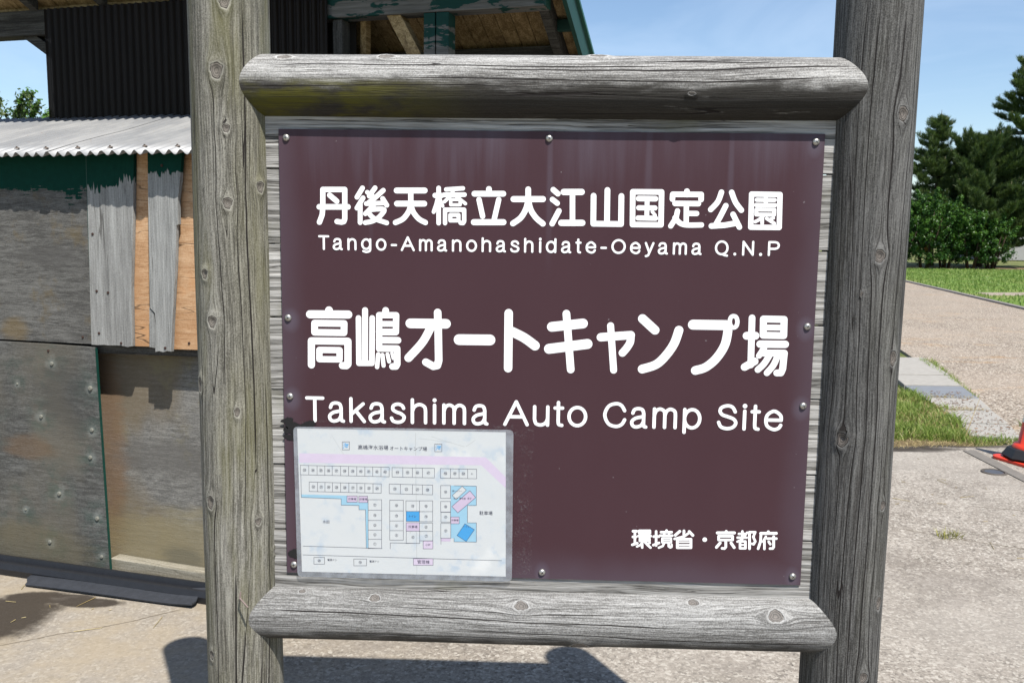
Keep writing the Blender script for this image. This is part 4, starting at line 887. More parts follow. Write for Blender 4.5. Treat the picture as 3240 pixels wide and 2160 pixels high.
for (a, b, c, d, n_) in ((22, 30, 125, 110, 9), (150, 32, 262, 84, 7), (30, 110, 80, 190, 6), (62, 1215, 122, 1300, 7), (1775, 84, 1990, 104, 6), (1200, 92, 1240, 100, 2)):
    tp = MB()
    for i in range(n_):
        px_, py_ = rt.uniform(a, c), rt.uniform(b, d); cx_, cz_ = zp(px_, py_); rr = rt.uniform(.3, .5)*min(c-a, d-b)*.00026+.001
        k = 9; tp.add([(cx_-MO.x+rr*rt.uniform(.5, 1.5)*math.cos(6.283*j/k)*1.5, .0026-.00002*i, cz_+rr*rt.uniform(.5, 1.3)*math.sin(6.283*j/k)) for j in range(k)], [tuple(range(k))])
    tp.build('tape_remnant', MAT['black_tape'], MAP)

# ------------------------------------------------------------------ the shed (local frame: x along the wall, y into the shed, front of wall at y = 0)
SHED = empty('beach_shed', (-1.88, 1.72, 0), math.radians(-14))
tag(SHED, 'ramshackle grey shed of plywood and planks with peeling green paint', 'shed')
GREEN = (.004, .046, .033)
MAT['ply_up'] = board_wood('plywood_upper', (.078, .076, .071), (.185, .182, .170), 'p', .9, (GREEN, 1.69, .16), (.12, .09, .045), 1.0, .3)
MAT['ply_low'] = board_wood('plywood_lower', (.068, .068, .064), (.170, .170, .160), 'p', .9, None, (.058, .072, .063), 2.0, .25, (.125, .112, .088))
PLUGS = [(-.261, .956, 1), (-.064, .859, 1.2), (-.454, .855, .6), (-.333, .716, 1), (-.066, .675, 1), (-.081, .552, 1), (-.257, .373, 1.1), (-.447, .281, .6), (-.060, .279, 1.1), (-.322, .144, 1), (-.046, .106, .9)]
def add_halos(m):
    """old paint and filler left round the plugged holes"""
    n = NT.__new__(NT); n.m = m; n.t = m.node_tree
    b = [q_ for q_ in n.t.nodes if q_.type == 'BSDF_PRINCIPLED'][0]; col = b.inputs['Base Color'].links[0].from_socket
    oc = n.coord(); x, y, z = n.sep(oc); f = n.noise(n.mul(oc, (14, 14, 22)), 1, 4, .65); k = None
    for (px_, pz_, s_) in PLUGS:
        dx = n.math('SUBTRACT', x, px_); dz = n.math('SUBTRACT', z, pz_)
        d = n.math('DIVIDE', n.math('SQRT', n.math('ADD', n.math('MULTIPLY', dx, dx), n.math('MULTIPLY', dz, dz))), s_)
        k = d if k is None else n.math('MINIMUM', k, d)
    k = n.math('ADD', k, n.math('MULTIPLY', n.math('SUBTRACT', f, .5), .10))
    col = n.mix(n.math('MULTIPLY', n.rng(k, .125, .035), n.rng(f, .42, .64, .0, .38)), col, (.040, .080, .066))
    col = n.mix(n.rng(k, .040, .004, 0, .42), col, (.24, .265, .245))
    n.t.links.new(col, b.inputs['Base Color'])
add_halos(MAT['ply_low'])
def stained(m, spots):
    n = NT.__new__(NT); n.m = m; n.t = m.node_tree
    b = [q_ for q_ in n.t.nodes if q_.type == 'BSDF_PRINCIPLED'][0]; col = b.inputs['Base Color'].links[0].from_socket
    oc = n.coord(); x, y, z = n.sep(oc); f = n.noise(n.mul(oc, (5, 5, 30)), 1, 5, .65); g = n.noise(n.mul(oc, (3, 3, 3)), 1, 4)
    for (px_, pz_, rx, rz_, c, s_) in spots:
        dx = n.math('DIVIDE', n.math('SUBTRACT', x, px_), rx); dz = n.math('DIVIDE', n.math('SUBTRACT', z, pz_), rz_)
        d = n.math('SQRT', n.math('ADD', n.math('MULTIPLY', dx, dx), n.math('MULTIPLY', dz, dz)))
        d = n.math('ADD', d, n.math('ADD', n.math('MULTIPLY', n.math('SUBTRACT', f, .5), 1.1), n.math('MULTIPLY', n.math('SUBTRACT', g, .5), 1.0)))
        col = n.mix(n.rng(d, 1.15, .45, 0, s_), col, c)
    n.t.links.new(col, b.inputs['Base Color'])
stained(MAT['ply_low'], [(-.40, .575, .17, .065, (.135, .088, .052), .55), (-.50, .10, .5, .14, (.12, .102, .058), .45), (-.20, .80, .16, .20, (.055, .055, .052), .5)])
stained(MAT['ply_up'], [(-.46, 1.10, .09, .06, (.15, .105, .045), .55), (-.30, 1.42, .25, .05, (.075, .072, .068), .5)])
MAT['plank_a'] = board_wood('grey_plank', (.215, .215, .206), (.39, .395, .38), 'z', .8, (GREEN, 1.73, .15), None, 3.0, .7)
MAT['plank_c'] = board_wood('grey_plank_split', (.225, .228, .220), (.42, .425, .41), 'z', .9, (GREEN, 1.765, .12), None, 4.0, .8)
MAT['plank_new'] = board_wood('fresh_orange_plank', (.40, .235, .125), (.60, .42, .265), 'p', .45, None, (.50, .27, .13), 5.0, .8, (.34, .18, .085))
MAT['door'] = board_wood('door_plywood', (.125, .122, .114), (.275, .268, .248), 'p', 1.0, None, (.19, .17, .10), 6.0, .2, (.155, .122, .078))
stained(MAT['door'], [(-.08, .55, .10, .60, (.185, .112, .062), .6), (.20, .14, .50, .20, (.235, .20, .115), .6), (.25, .55, .30, .09, (.10, .095, .088), .6), (.30, .09, .12, .07, (.085, .085, .07), .5)])
MAT['old_beam'] = board_wood('old_beam', (.040, .038, .035), (.125, .121, .110), 'x', .8, None, None, 7.0, .8)
MAT['old_post'] = board_wood('old_post', (.045, .043, .040), (.14, .136, .125), 'z', .8, None, None, 8.0, .8)
MAT['soffit'] = board_wood('soffit_board', (.24, .165, .080), (.60, .45, .25), 'y', .8, None, (.09, .055, .03), 9.0, .5)
MAT['sill'] = board_wood('pale_sill', (.18, .165, .125), (.37, .345, .285), 'x', .9, None, None, 10.0, .8)
MAT['green_trim'] = plain('green_paint', (.004, .060, .044), .55, .4, .5, 25)
MAT['inside'] = plain('dark_interior', (.02, .017, .014), .9, .1, .3, 5)
def peel(name, lvl):
    n = NT(name); oc = n.coord()
    w = board = n.noise(n.mul(oc, (4, 60, 60)), 1, 4, .6)
    wood = n.ramp(w, [(.25, (.055, .052, .047)), (.7, (.17, .164, .152))])
    m = n.math('ADD', n.noise(n.mul(oc, (5, 5, 16), (2.2, 0, 3)), 1, 5, .62), n.math('MULTIPLY', n.math('SUBTRACT', n.sep(oc)[2], lvl), 1.6))
    m = n.rng(m, .50, .53)
    return n.pbr(n.mix(m, wood, n.mix(n.noise(oc, 30, 3), (.0025, .048, .039), (.002, .028, .023))), .75, n.bump(n.math('ADD', w, m), .6, .0015), .3)
MAT['peel'] = peel('peeling_green_beam', 2.585)
MAT['peel_post'] = peel('peeling_green_post', 2.42)

def metal_roof_mat():
    n = NT('galvanised_roof'); oc = n.coord(); f = n.noise(n.mul(oc, (6, 2, 6)), 1, 5, .6); s_ = n.noise(n.mul(oc, (70, 70, 70)), 1, 3)
    col = n.mix(n.rng(f, .35, .65), (.22, .225, .23), (.31, .31, .305))
    col = n.mix(n.rng(s_, .66, .74, 0, .5), col, (.20, .13, .08))
    return n.pbr(col, .55, None, .4, Metallic=.25)
MAT['roof'] = metal_roof_mat()
def smoked_mat():
    n = NT('smoked_plastic_sheet'); oc = n.coord(); f = n.noise(n.mul(oc, (18, 18, 3)), 1, 4)
    d = n.node('ShaderNodeBsdfPrincipled', {'Base Color': n.mix(f, (.011, .0078, .0058, 1), (.026, .0195, .015, 1)), 'Roughness': .34, 'Specular IOR Level': .12}).outputs[0]
    t = n.node('ShaderNodeBsdfTransparent', {0: (.10, .07, .055, 1)}).outputs[0]
    return n.done(n.node('ShaderNodeMixShader', {0: .80, 1: t, 2: d}).outputs[0])
MAT['smoked'] = smoked_mat()

def piece(name, poly, y0, y1, mat, parent=SHED, label=None):
    o = MB().prism(poly, y0, y1).build(name, MAT[mat] if isinstance(mat, str) else mat, parent)
    if label: o['label'] = label
    return o
def rag(x0, x1, z, amp, k, rnd):
    return [(x0+(x1-x0)*i/k, z+rnd.uniform(-amp, amp)) for i in range(k+1)]
R_ = random.Random(3)
# wall sheets and planks of the front
piece('plywood_sheet', [(-1.60, 1.047), (-.058, 1.050), (-.046, 1.86), (-1.60, 1.86)], -.004, .010, 'ply_up', label='upper grey plywood sheet with green paint along its top')
piece('edge_trim', [(-.0575, 1.052), (-.0515, 1.052), (-.039, 1.86), (-.0455, 1.86)], -.006, .008, 'green_trim')
LOWER = piece('plywood_sheet', [(-1.60, .022), (-.008, .018), (-.033, 1.038), (-.30, 1.041), (-1.60, 1.040)], -.018, -.004, 'ply_low', label='lower grey plywood sheet with plugged nail holes')
piece('edge_trim', [(-.0078, .020), (-.0064, .020), (-.0314, 1.036), (-.0328, 1.036)], -.016, -.003, 'green_trim')
A = [(-.052, 1.049)]+rag(-.02, .13, 1.051, .004, 5, R_)+[(.155, 1.052), (.162, 1.30), (.185, 1.60), (.201, 1.86), (-.034, 1.86)]
piece('wall_plank', A, -.014, .004, 'plank_a', label='wide silver grey plank with green paint at its top')
piece('wall_plank', [(.140, 1.050), (.262, 1.052), (.300, 1.86), (.190, 1.86)], .006, .020, 'plank_new', label='fresh orange plank between two grey planks')
Cp = [(.281, 1.036), (.300, 1.041), (.318, 1.037), (.338, 1.043), (.358, 1.041), (.372, 1.20), (.395, 1.42), (.404, 1.56), (.413, 1.565), (.414, 1.66), (.428, 1.74), (.442, 1.86), (.279, 1.86), (.268, 1.45), (.262, 1.22), (.285, 1.20), (.288, 1.165), (.283, 1.10)]
piece('wall_plank', Cp, -.030, -.012, 'plank_c', label='narrow split grey plank with jagged edge')
piece('wall_plank', [(.250, 1.055), (.276, 1.052), (.279, 1.10), (.281, 1.155), (.277, 1.196), (.256, 1.22)], -.026, -.014, 'plank_c', label='splinter broken off the split plank')
piece('wall_plank', [(.340, 1.046), (.515, 1.05), (.53, 1.86), (.40, 1.86)], .006, .020, 'plank_new', label='orange plank half hidden by the log post')
piece('wall_plank', [(.52, .98), (.62, .985), (.64, 1.86), (.535, 1.86)], -.014, .004, 'plank_a')
piece('wall_plank', [(.645, .03), (1.7, .03), (1.7, 1.86), (.655, 1.86)], -.004, .010, 'ply_low')
piece('cross_rail', [(-.06, 1.008), (.66, 1.020), (.66, 1.10), (-.06, 1.10)], .022, .065, 'old_beam')
DOOR = piece('door_panel', [(-.14, .05), (.66, .05), (.66, 1.10), (-.14, 1.10)], .090, .102, 'door', label='recessed tan and grey plywood door panel')
MB().prism([(-.04, .018), (.66, .010), (.66, .066), (-.04, .084)], .028, .086).build('door_sill', MAT['sill'], SHED, bevel=.004)
piece('side_wall', [(-1.60, .02), (-1.585, .02), (-1.585, 2.0), (-1.60, 2.0)], .02, 1.9, 'ply_low')
piece('side_wall', [(1.685, .02), (1.70, .02), (1.70, 2.0), (1.685, 2.0)], .02, 1.9, 'ply_low')
piece('back_wall', [(-1.60, .02), (1.70, .02), (1.70, 2.0), (-1.60, 2.0)], 1.9, 1.915, 'ply_low')
# pegs and nails of the lower sheet
pm = MB().lathe([(.0095, 0), (.0088, .004), (.0060, .0058), (.0006, .006)], 12).mesh('nail_plug'); pm.materials.append(plain('chalky_plug', (.24, .24, .205), .9, .1, .5, 150))
for i, (x, z, s_) in enumerate(PLUGS):
    o = obj('nail_plug', pm, None, LOWER, loc=(x, -.018, z), rot=(math.pi/2, 0, 0)); o.scale = (s_, s_, s_)
nm_ = MB().lathe([(.006, 0), (.0055, .003), (.0005, .0035)], 8).mesh('rusty_nail'); nm_.materials.append(plain('rusty_nail', (.06, .035, .028), .8, .2, .3, 80))
for x, z, y in [(-.104, 1.078, -.004), (-.276, 1.012, -.018), (-.01, 1.10, -.014), (.10, 1.062, -.014), (-.02, 1.52, -.014), (-.012, 1.28, -.014), (.045, 1.275, -.014), (.345, 1.80, -.03), (.33, 1.055, -.03), (.42, 1.075, .006)]:
    obj('rusty_nail', nm_, None, SHED, loc=(x, y, z), rot=(math.pi/2, 0, 0))

# lean-to roof of corrugated sheets
def corrugated(x0, x1, a, b, pitch, amp, n_len=2, wob=0.0, normal=(0, 0, 1), seg=8, edge_rnd=None):
    """waves along x from edge a=(y,z) to edge b=(y,z)"""
    k = int((x1-x0)/pitch*seg); V = []; F = []
    for j in range(n_len+1):
        t = j/n_len
        for i in range(k+1):
            x = x0+(x1-x0)*i/k; h = amp*math.sin(2*math.pi*x/pitch)+wob*math.sin(x*5.3+j*1.7)
            dy = edge_rnd[i//seg % len(edge_rnd)] if (edge_rnd and j == 0) else 0
            V.append((x, a[0]+(b[0]-a[0])*t+normal[1]*h+dy, a[1]+(b[1]-a[1])*t+normal[2]*h))
    for j in range(n_len):
        for i in range(k):
            q_ = j*(k+1)+i; F.append((q_, q_+1, q_+k+2, q_+k+1))
    return MB().add(V, F)
er = [R_.uniform(-.004, .004) for _ in range(23)]
for i, (x0, x1) in enumerate(((-1.75, -.93), (-.98, -.145), (-.20, .64), (.60, 1.40), (1.36, 1.80))):
    dz = .0018*(i % 2)
    o = corrugated(x0, x1, (-.106, 1.845+dz), (.82, 2.118+dz), .053, .0100, 6, .0025, (0, -.28, .96), 8, er).build('roof_sheet', MAT['roof'], SHED, True)
    s_ = o.modifiers.new('thickness', 'SOLIDIFY'); s_.thickness = .0012
wm = MB().lathe([(.011, 0), (.009, .003), (.004, .004), (.0038, .008), (.0005, .009)], 10).mesh('roof_nail'); wm.materials.append(plain('roof_nail', (.16, .13, .11), .6, .4, .3, 60, .4))
for i in range(20):
    x = round((-1.55+i*.165)/.053)*.053+.053/4; y = -.05+R_.uniform(-.006, .006)
    obj('roof_nail', wm, None, SHED, loc=(x, y, 1.845+(y+.106)*.295+.0125), rot=(.28, 0, 0))
MB().box(-1.58, 1.68, .02, .07, 1.79, 1.835).build('eave_batten', MAT['old_beam'], SHED)

# upper storey: smoked corrugated sheet, beam, posts and the mono-pitch roof
MB().add(*[(lambda m: (m.v, m.f))(corrugated(-.945, .674, (0, 2.10), (0, 2.665), .041, .0115, 1, 0, (0, 1, 0), 8))][0]).build('smoked_wall_sheet', MAT['smoked'], SHED, True, loc=(0, .775, 0))['label'] = 'dark smoked corrugated plastic wall sheet'
MB().box(-.90, 1.72, .80, .90, 2.545, 2.672).build('front_beam', MAT['peel'], SHED, bevel=.004)
MB().box(-1.75, -.903, .80, .90, 2.545, 2.672).build('front_beam', MAT['old_beam'], SHED, bevel=.004)
MB().box(-1.75, 1.72, .80+.05, .93, 2.674, 2.70).build('soffit_batten', MAT['soffit'], SHED)
MB().box(1.7205, 1.726, .802, .898, 2.547, 2.67).build('beam_end_cap', MAT['green_trim'], SHED)
MB().prism([(-.945, 2.08), (-.90, 2.08), (-.90, 2.54), (-.945, 2.54)], .81, .88).build('upper_post', MAT['old_post'], SHED)
for x0, x1 in ((1.150, 1.205), (1.211, 1.272)):
    MB().prism([(x0, 2.0), (x1, 2.0), (x1, 2.543), (x0, 2.543)], .802, .895).build('upper_post', MAT['peel_post'], SHED, bevel=.003)
MB().prism([(-.30, 2.05), (-.22, 2.05), (-.22, 2.54), (-.30, 2.54)], .82, .90).build('upper_post', MAT['old_post'], SHED)
MB().prism([(.68, 2.05), (.73, 2.05), (.73, 2.54), (.68, 2.54)], .82, .90).build('upper_post', MAT['old_post'], SHED)
MB().box(-.945, .76, .902, .912, 2.0, 2.60).build('sky_block_panel', MAT['inside'], SHED)  # dark panel added behind the smoked sheet to stop sky showing through
MB().box(-.94, .67, .80, .84, 2.20, 2.245).build('inner_rail', MAT['old_beam'], SHED)
MB().bar((-1.12, .85, 2.56), (-.92, .85, 2.43), .05, .05, (0, 1, 0)).build('brace', MAT['old_beam'], SHED)
MB().bar((.985, .86, 2.56), (1.155, .86, 2.26), .06, .085, (0, 1, 0)).build('brace', MAT['soffit'], SHED)
MB().bar((.80, .93, 2.58), (.74, 1.05, 2.30), .03, .05, (0, 1, 0)).build('brace', MAT['soffit'], SHED)
SL = -.44
def rz(y, dz=0.0): return 2.70+SL*(y-.84)+dz
def slope_box(x0, x1, y0, y1, h, dz):
    return MB().add([(x0, y0, rz(y0, dz)), (x1, y0, rz(y0, dz)), (x1, y1, rz(y1, dz)), (x0, y1, rz(y1, dz)), (x0, y0, rz(y0, dz+h)), (x1, y0, rz(y0, dz+h)), (x1, y1, rz(y1, dz+h)), (x0, y1, rz(y1, dz+h))],
                    [(0, 3, 2, 1), (4, 5, 6, 7), (0, 1, 5, 4), (1, 2, 6, 5), (2, 3, 7, 6), (3, 0, 4, 7)])
x = -1.72; i = 0
while x < 1.66:
    slope_box(x, x+.076, .36, 1.75 if x > -.86 else 1.0, .012, .001*((i*7) % 3)).build('soffit_board', MAT['soffit'], SHED); x += .080; i += 1
for x in (-1.45, -1.05, -.62, -.2, .25, .70, 1.10):
    slope_box(x, x+.045, .38, .80, .05, -.052).build('rafter_tail', MAT['old_beam'], SHED)
slope_box(1.662, 1.705, .34, 1.78, .115, -.10).build('rafter', MAT['old_beam'], SHED)
slope_box(1.785, 1.805, .32, 1.80, .15, -.105).build('bargeboard', MAT['green_trim'], SHED)
slope_box(1.71, 1.784, .36, 1.78, .012, .002).build('soffit_board', MAT['soffit'], SHED)
for y in (.88, 1.12, 1.40):
    MB().box(1.706, 1.7845, y, y+.04, rz(y)-.07, rz(y)-.02).build('purlin_end', MAT['green_trim'], SHED)
slope_box(-1.80, -.861, .30, 1.02, .02, .03).build('upper_roof', MAT['roof'], SHED)
slope_box(-.86, 1.82, .30, 1.85, .02, .03).build('upper_roof', plain('green_metal_roof', (.02, .11, .08), .5, .4, .3, 6), SHED)
MB().box(-.85, 1.66, 1.28, 1.38, 2.33, rz(1.33)-.012).build('rear_beam', MAT['old_beam'], SHED)
MB().box(-.94, .74, 1.40, 1.44, 2.0, 2.35).build('rear_upper_wall', MAT['inside'], SHED)
for x in (-.85, 1.55):
    MB().box(x, x+.08, 1.29, 1.37, 2.0, 2.33).build('upper_post', MAT['old_post'], SHED)

# black channel along the foot of the wall and the loose rubber strip
MAT['rubber'] = plain('black_rubber', (.016, .017, .020), .5, .4, .4, 40)
gt = empty('black_channel', (-1.9, 1.66, 0), math.radians(-14)); tag(gt, 'black plastic channel lying along the foot of the shed wall', 'channel')
MB().add([(x, y, z) for x in (-.95, -.5, 0, .55, 1.3) for y, z in ((-.045, .0), (-.050, .030), (-.038, .052), (-.030, .055), (-.022, .040), (.012, .040), (.020, .062), (.030, .062), (.030, 0))],
         [(i*9+j, i*9+(j+1) % 9, (i+1)*9+(j+1) % 9, (i+1)*9+j) for i in range(4) for j in range(9)]).build('channel_profile', MAT['rubber'], gt)
st = empty('rubber_strip', (-1.82, 1.58, 0)); tag(st, 'flat ribbed black rubber strip lying loose on the concrete by the shed', 'rubber strip')
P0, P1, P2, P3 = Vector((-2.25, 1.715, .012)), Vector((-2.22, 1.615, .006)), Vector((-1.42, 1.435, .010)), Vector((-1.40, 1.545, .028))
V = []; F = []; nu, nv = 44, 24
for i in range(nv+1):
    a = i/nv
    for j in range(nu+1):
        b = j/nu; p_ = (P1*(1-b)+P0*b)*(1-a)+(P2*(1-b)+P3*b)*a
        rib = .0034*(1 if (j//2) % 2 else 0); curl = .018*max(0, a-.86)/.14*abs(b-.35)*1.2
        wav = .002*math.sin(a*5)+.006*b*(1-b)*4*.6
        jag = .004*math.sin(b*9) if i in (0, nv) else 0
        V.append((p_.x-st.location.x+jag, p_.y-st.location.y, p_.z+rib+curl+wav))
for i in range(nv):
    for j in range(nu):
        q_ = i*(nu+1)+j; F.append((q_, q_+1, q_+nu+2, q_+nu+1))
o = MB().add(V, F).build('ribbed_sheet', plain('grey_black_rubber', (.042, .046, .055), .62, .35, .5, 30), st)
s_ = o.modifiers.new('thickness', 'SOLIDIFY'); s_.thickness = .006; s_.offset = -1

# ------------------------------------------------------------------ traffic cone
CONE = empty('traffic_cone', (3.45, 4.16, 0), math.radians(20)); tag(CONE, 'red traffic cone with black weighted base standing at the edge of the concrete', 'traffic cone')
MAT['cone_red'] = plain('cone_red', (.70, .050, .020), .42, .45, .15, 30)
MAT['cone_black'] = plain('cone_weight', (.018, .018, .020), .55, .4, .3, 40)
def rsq(h, r, k=5):
    out = []
    for cx_, cy_, a0 in ((h-r, h-r, 0), (-h+r, h-r, 90), (-h+r, -h+r, 180), (h-r, -h+r, 270)):
        for j in range(k+1):
            t = math.radians(a0+90*j/k); out.append((cx_+r*math.cos(t), cy_+r*math.sin(t)))
    return out
MB().plate(rsq(.195, .06), 0, .022).build('base_plate', MAT['cone_red'], CONE, bevel=.006)
MB().lathe([(.115, .024), (.185, .024), (.20, .040), (.165, .095), (.130, .105), (.115, .095), (.115, .024)], 8).build('weight_ring', MAT['cone_black'], CONE)
MB().lathe([(.135, .022), (.140, .105), (.128, .125), (.105, .135), (.085, .28), (.066, .40), (.045, .54), (.028, .66), (.024, .70), (.014, .705), (.012, .69)], 28).build('cone_body', MAT['cone_red'], CONE, True)
MB().lathe([(.0865, .2805), (.0675, .4005)], 28).build('reflective_band', plain('white_band', (.8, .8, .8), .4, .4, .1, 50), CONE, True)

# ------------------------------------------------------------------ trees
MAT['bark'] = plain('pine_bark', (.075, .050, .038), .95, .1, .6, 14, bump=.02)
MAT['needle'] = leaf_mat('pine_needles', (.016, .044, .017), (.105, .150, .048), .25, .55)
MAT['candle'] = leaf_mat('pine_candles', (.16, .14, .07), (.24, .21, .12), .1, .8)
MAT['leaf'] = leaf_mat('glossy_leaves', (.008, .034, .007), (.042, .115, .017), .20, .40)
MAT['leaf_light'] = leaf_mat('young_leaves', (.045, .13, .016), (.12, .23, .04), .3, .4)
MAT['leaf_grey'] = leaf_mat('dull_leaves', (.05, .09, .035), (.14, .18, .07), .35, .5)

def needle_tufts(centres, dirs, n_each, length, width, rng, spread=.9):
    N = len(centres)*n_each
    c = np.repeat(centres, n_each, 0); d = np.repeat(dirs, n_each, 0)
    r = rng.normal(size=(N, 3)); r /= np.linalg.norm(r, axis=1)[:, None]
    d = d+r*spread; d /= np.linalg.norm(d, axis=1)[:, None]
    s = np.cross(d, rng.normal(size=(N, 3))); s /= np.linalg.norm(s, axis=1)[:, None]+1e-9
    L = length*rng.uniform(.6, 1.2, (N, 1)); c = c+rng.normal(size=(N, 3))*.045
    V = np.stack([c-s*width, c+s*width, c+d*L], 1).reshape(-1, 3)
    F = np.arange(N*3).reshape(-1, 3)
    return V, F
def pine(name, loc, H, crown0, spread, label, seed, lean=(0, 0), gap=.40, per=6, top=.12, trunk=.16, up=.5, dens=1.0, taper=.85):
    rng = np.random.default_rng(seed); T = empty(name, loc); tag(T, label, 'pine tree', 'pines behind the lawn')
    mb = MB(); k = 9
    path = [(lean[0]*(i/k)**1.5+.06*math.sin(i*1.3+seed), lean[1]*(i/k)**1.5+.05*math.cos(i*1.7+seed), H*i/k) for i in range(k+1)]
    mb.tube(path, [trunk*(1-.9*(i/k))+.012 for i in range(k+1)], 9)
    def at_h(z):
        t = min(.999, max(0, z/H))*k; i = int(t); f_ = t-i
        return np.array(path[i])*(1-f_)+np.array(path[i+1])*f_
    C = []; D = []; CV = MB(); br = MB(); z = crown0; lev = 0
    while z < H-.12:
        t = (z-crown0)/(H-crown0); az0 = lev*1.1+rng.uniform(0, 6.28)
        for b in range(per):
            if rng.uniform() < .10: continue
            az = az0+6.283*b/per+rng.uniform(-.3, .3)
            rad = spread*((1-t)**taper*(.55+.45*min(1, t*4+.35))+top)*rng.uniform(.55, 1.12)
            p0 = at_h(z+rng.uniform(-.06, .06)); steps = 6; lift = up*(.35+.65*t)
            pts = [p0]
            for s_ in range(1, steps+1):
                q_ = s_/steps
                pts.append(p0+np.array([math.cos(az)*rad*q_, math.sin(az)*rad*q_, rad*(lift*.55*q_-.12*q_+.50*lift*q_**3)])+rng.normal(size=3)*.025)
            br.tube(pts, [max(.007, .032*(1-t*.6)*(1-i/steps)) for i in range(steps+1)], 5, False)
            def tuft(p_, d_):
                for w in range(3): C.append(p_+d_*.07*w); D.append(d_*1.1)
            n_main = max(2, int(rad*4.2*dens))
            for s_ in range(n_main+1):
                q_ = .34+.66*s_/n_main; i = min(steps-1, int(q_*steps)); f_ = min(1, q_*steps-i); pc = pts[i]*(1-f_)+pts[i+1]*f_
                d = pts[i+1]-pts[i]; d = d/np.linalg.norm(d); d = d*.7+np.array([0, 0, .5])
                tuft(pc, d)
                if q_ < .97:
                    for sg in (-1, 1):
                        if rng.uniform() < .75:
                            sd = np.array([-math.sin(az)*sg, math.cos(az)*sg, .25])*rng.uniform(.10, .30)*(1.15-q_)*min(1.6, rad)*1.25
                            tuft(pc+sd, d*.5+sd/np.linalg.norm(sd)*.5+np.array([0, 0, .45]))
            if rng.uniform() < .55:
                e = pts[-1]; h = rng.uniform(.16, .36)
                CV.tube([tuple(e), tuple(e+np.array([rng.normal()*.02, rng.normal()*.02, h]))], [.030, .014], 4)
        z += gap*rng.uniform(.75, 1.25)*(1-.35*t); lev += 1
    e = np.array(path[-1]); CV.tube([tuple(e), tuple(e+np.array([.01, 0, .45]))], [.026, .008], 5)
    for q_ in np.linspace(.90, 1.0, 6): C.append(at_h(H*q_)); D.append(np.array([0, 0, 1.0]))
    mb.build('trunk', MAT['bark'], T, True); br.build('branches', MAT['bark'], T, True)
    V, F = needle_tufts(np.array(C), np.array(D), 24, .21, .013, rng, .72)
    obj('crown', np_mesh('crown', V, F, 3), MAT['needle'], T)
    tag(CV.build('candles', MAT['candle'], T), kind='stuff')
    return T
pine('pine_tree', (20.72, 46, 0), 7.65, 1.0, 2.25, 'slender pointed young pine just right of the dark log post', 21, (.0, 0), .46, 6, .10, .13, .50, 1.0, .70)
pine('pine_tree', (23.0, 45.4, 0), 6.30, .6, 2.6, 'broad bushy pine in the middle of the group of three', 22, (-.35, 0), .34, 7, .30, .15, .75, 1.1, .55)
pine('pine_tree', (26.2, 45.6, 0), 10.6, 3.1, 3.5, 'tallest pine with bare leaning trunk at the right edge', 23, (-.55, 0), .50, 6, .20, .24, .45, 1.1, .60)
pine('pine_tree', (24.6, 48.5, 0), 5.9, 1.0, 2.6, 'low pine half hidden behind the bushy one', 24, (.2, 0), .36, 7, .30, .14, .7, 1.0, .55)
bt = MB().tube([(26.02, 45.55, 2.3), (25.2, 45.4, 2.75), (23.9, 45.2, 2.9), (23.1, 45.0, 3.25)], [.10, .08, .06, .03], 7)
bt.v = [(x-26.2, y-45.6, z) for x, y, z in bt.v]
bt.build('low_limb', MAT['bark'], [o for o in COL.objects if o.get('label', '').startswith('tallest pine')][0], True)

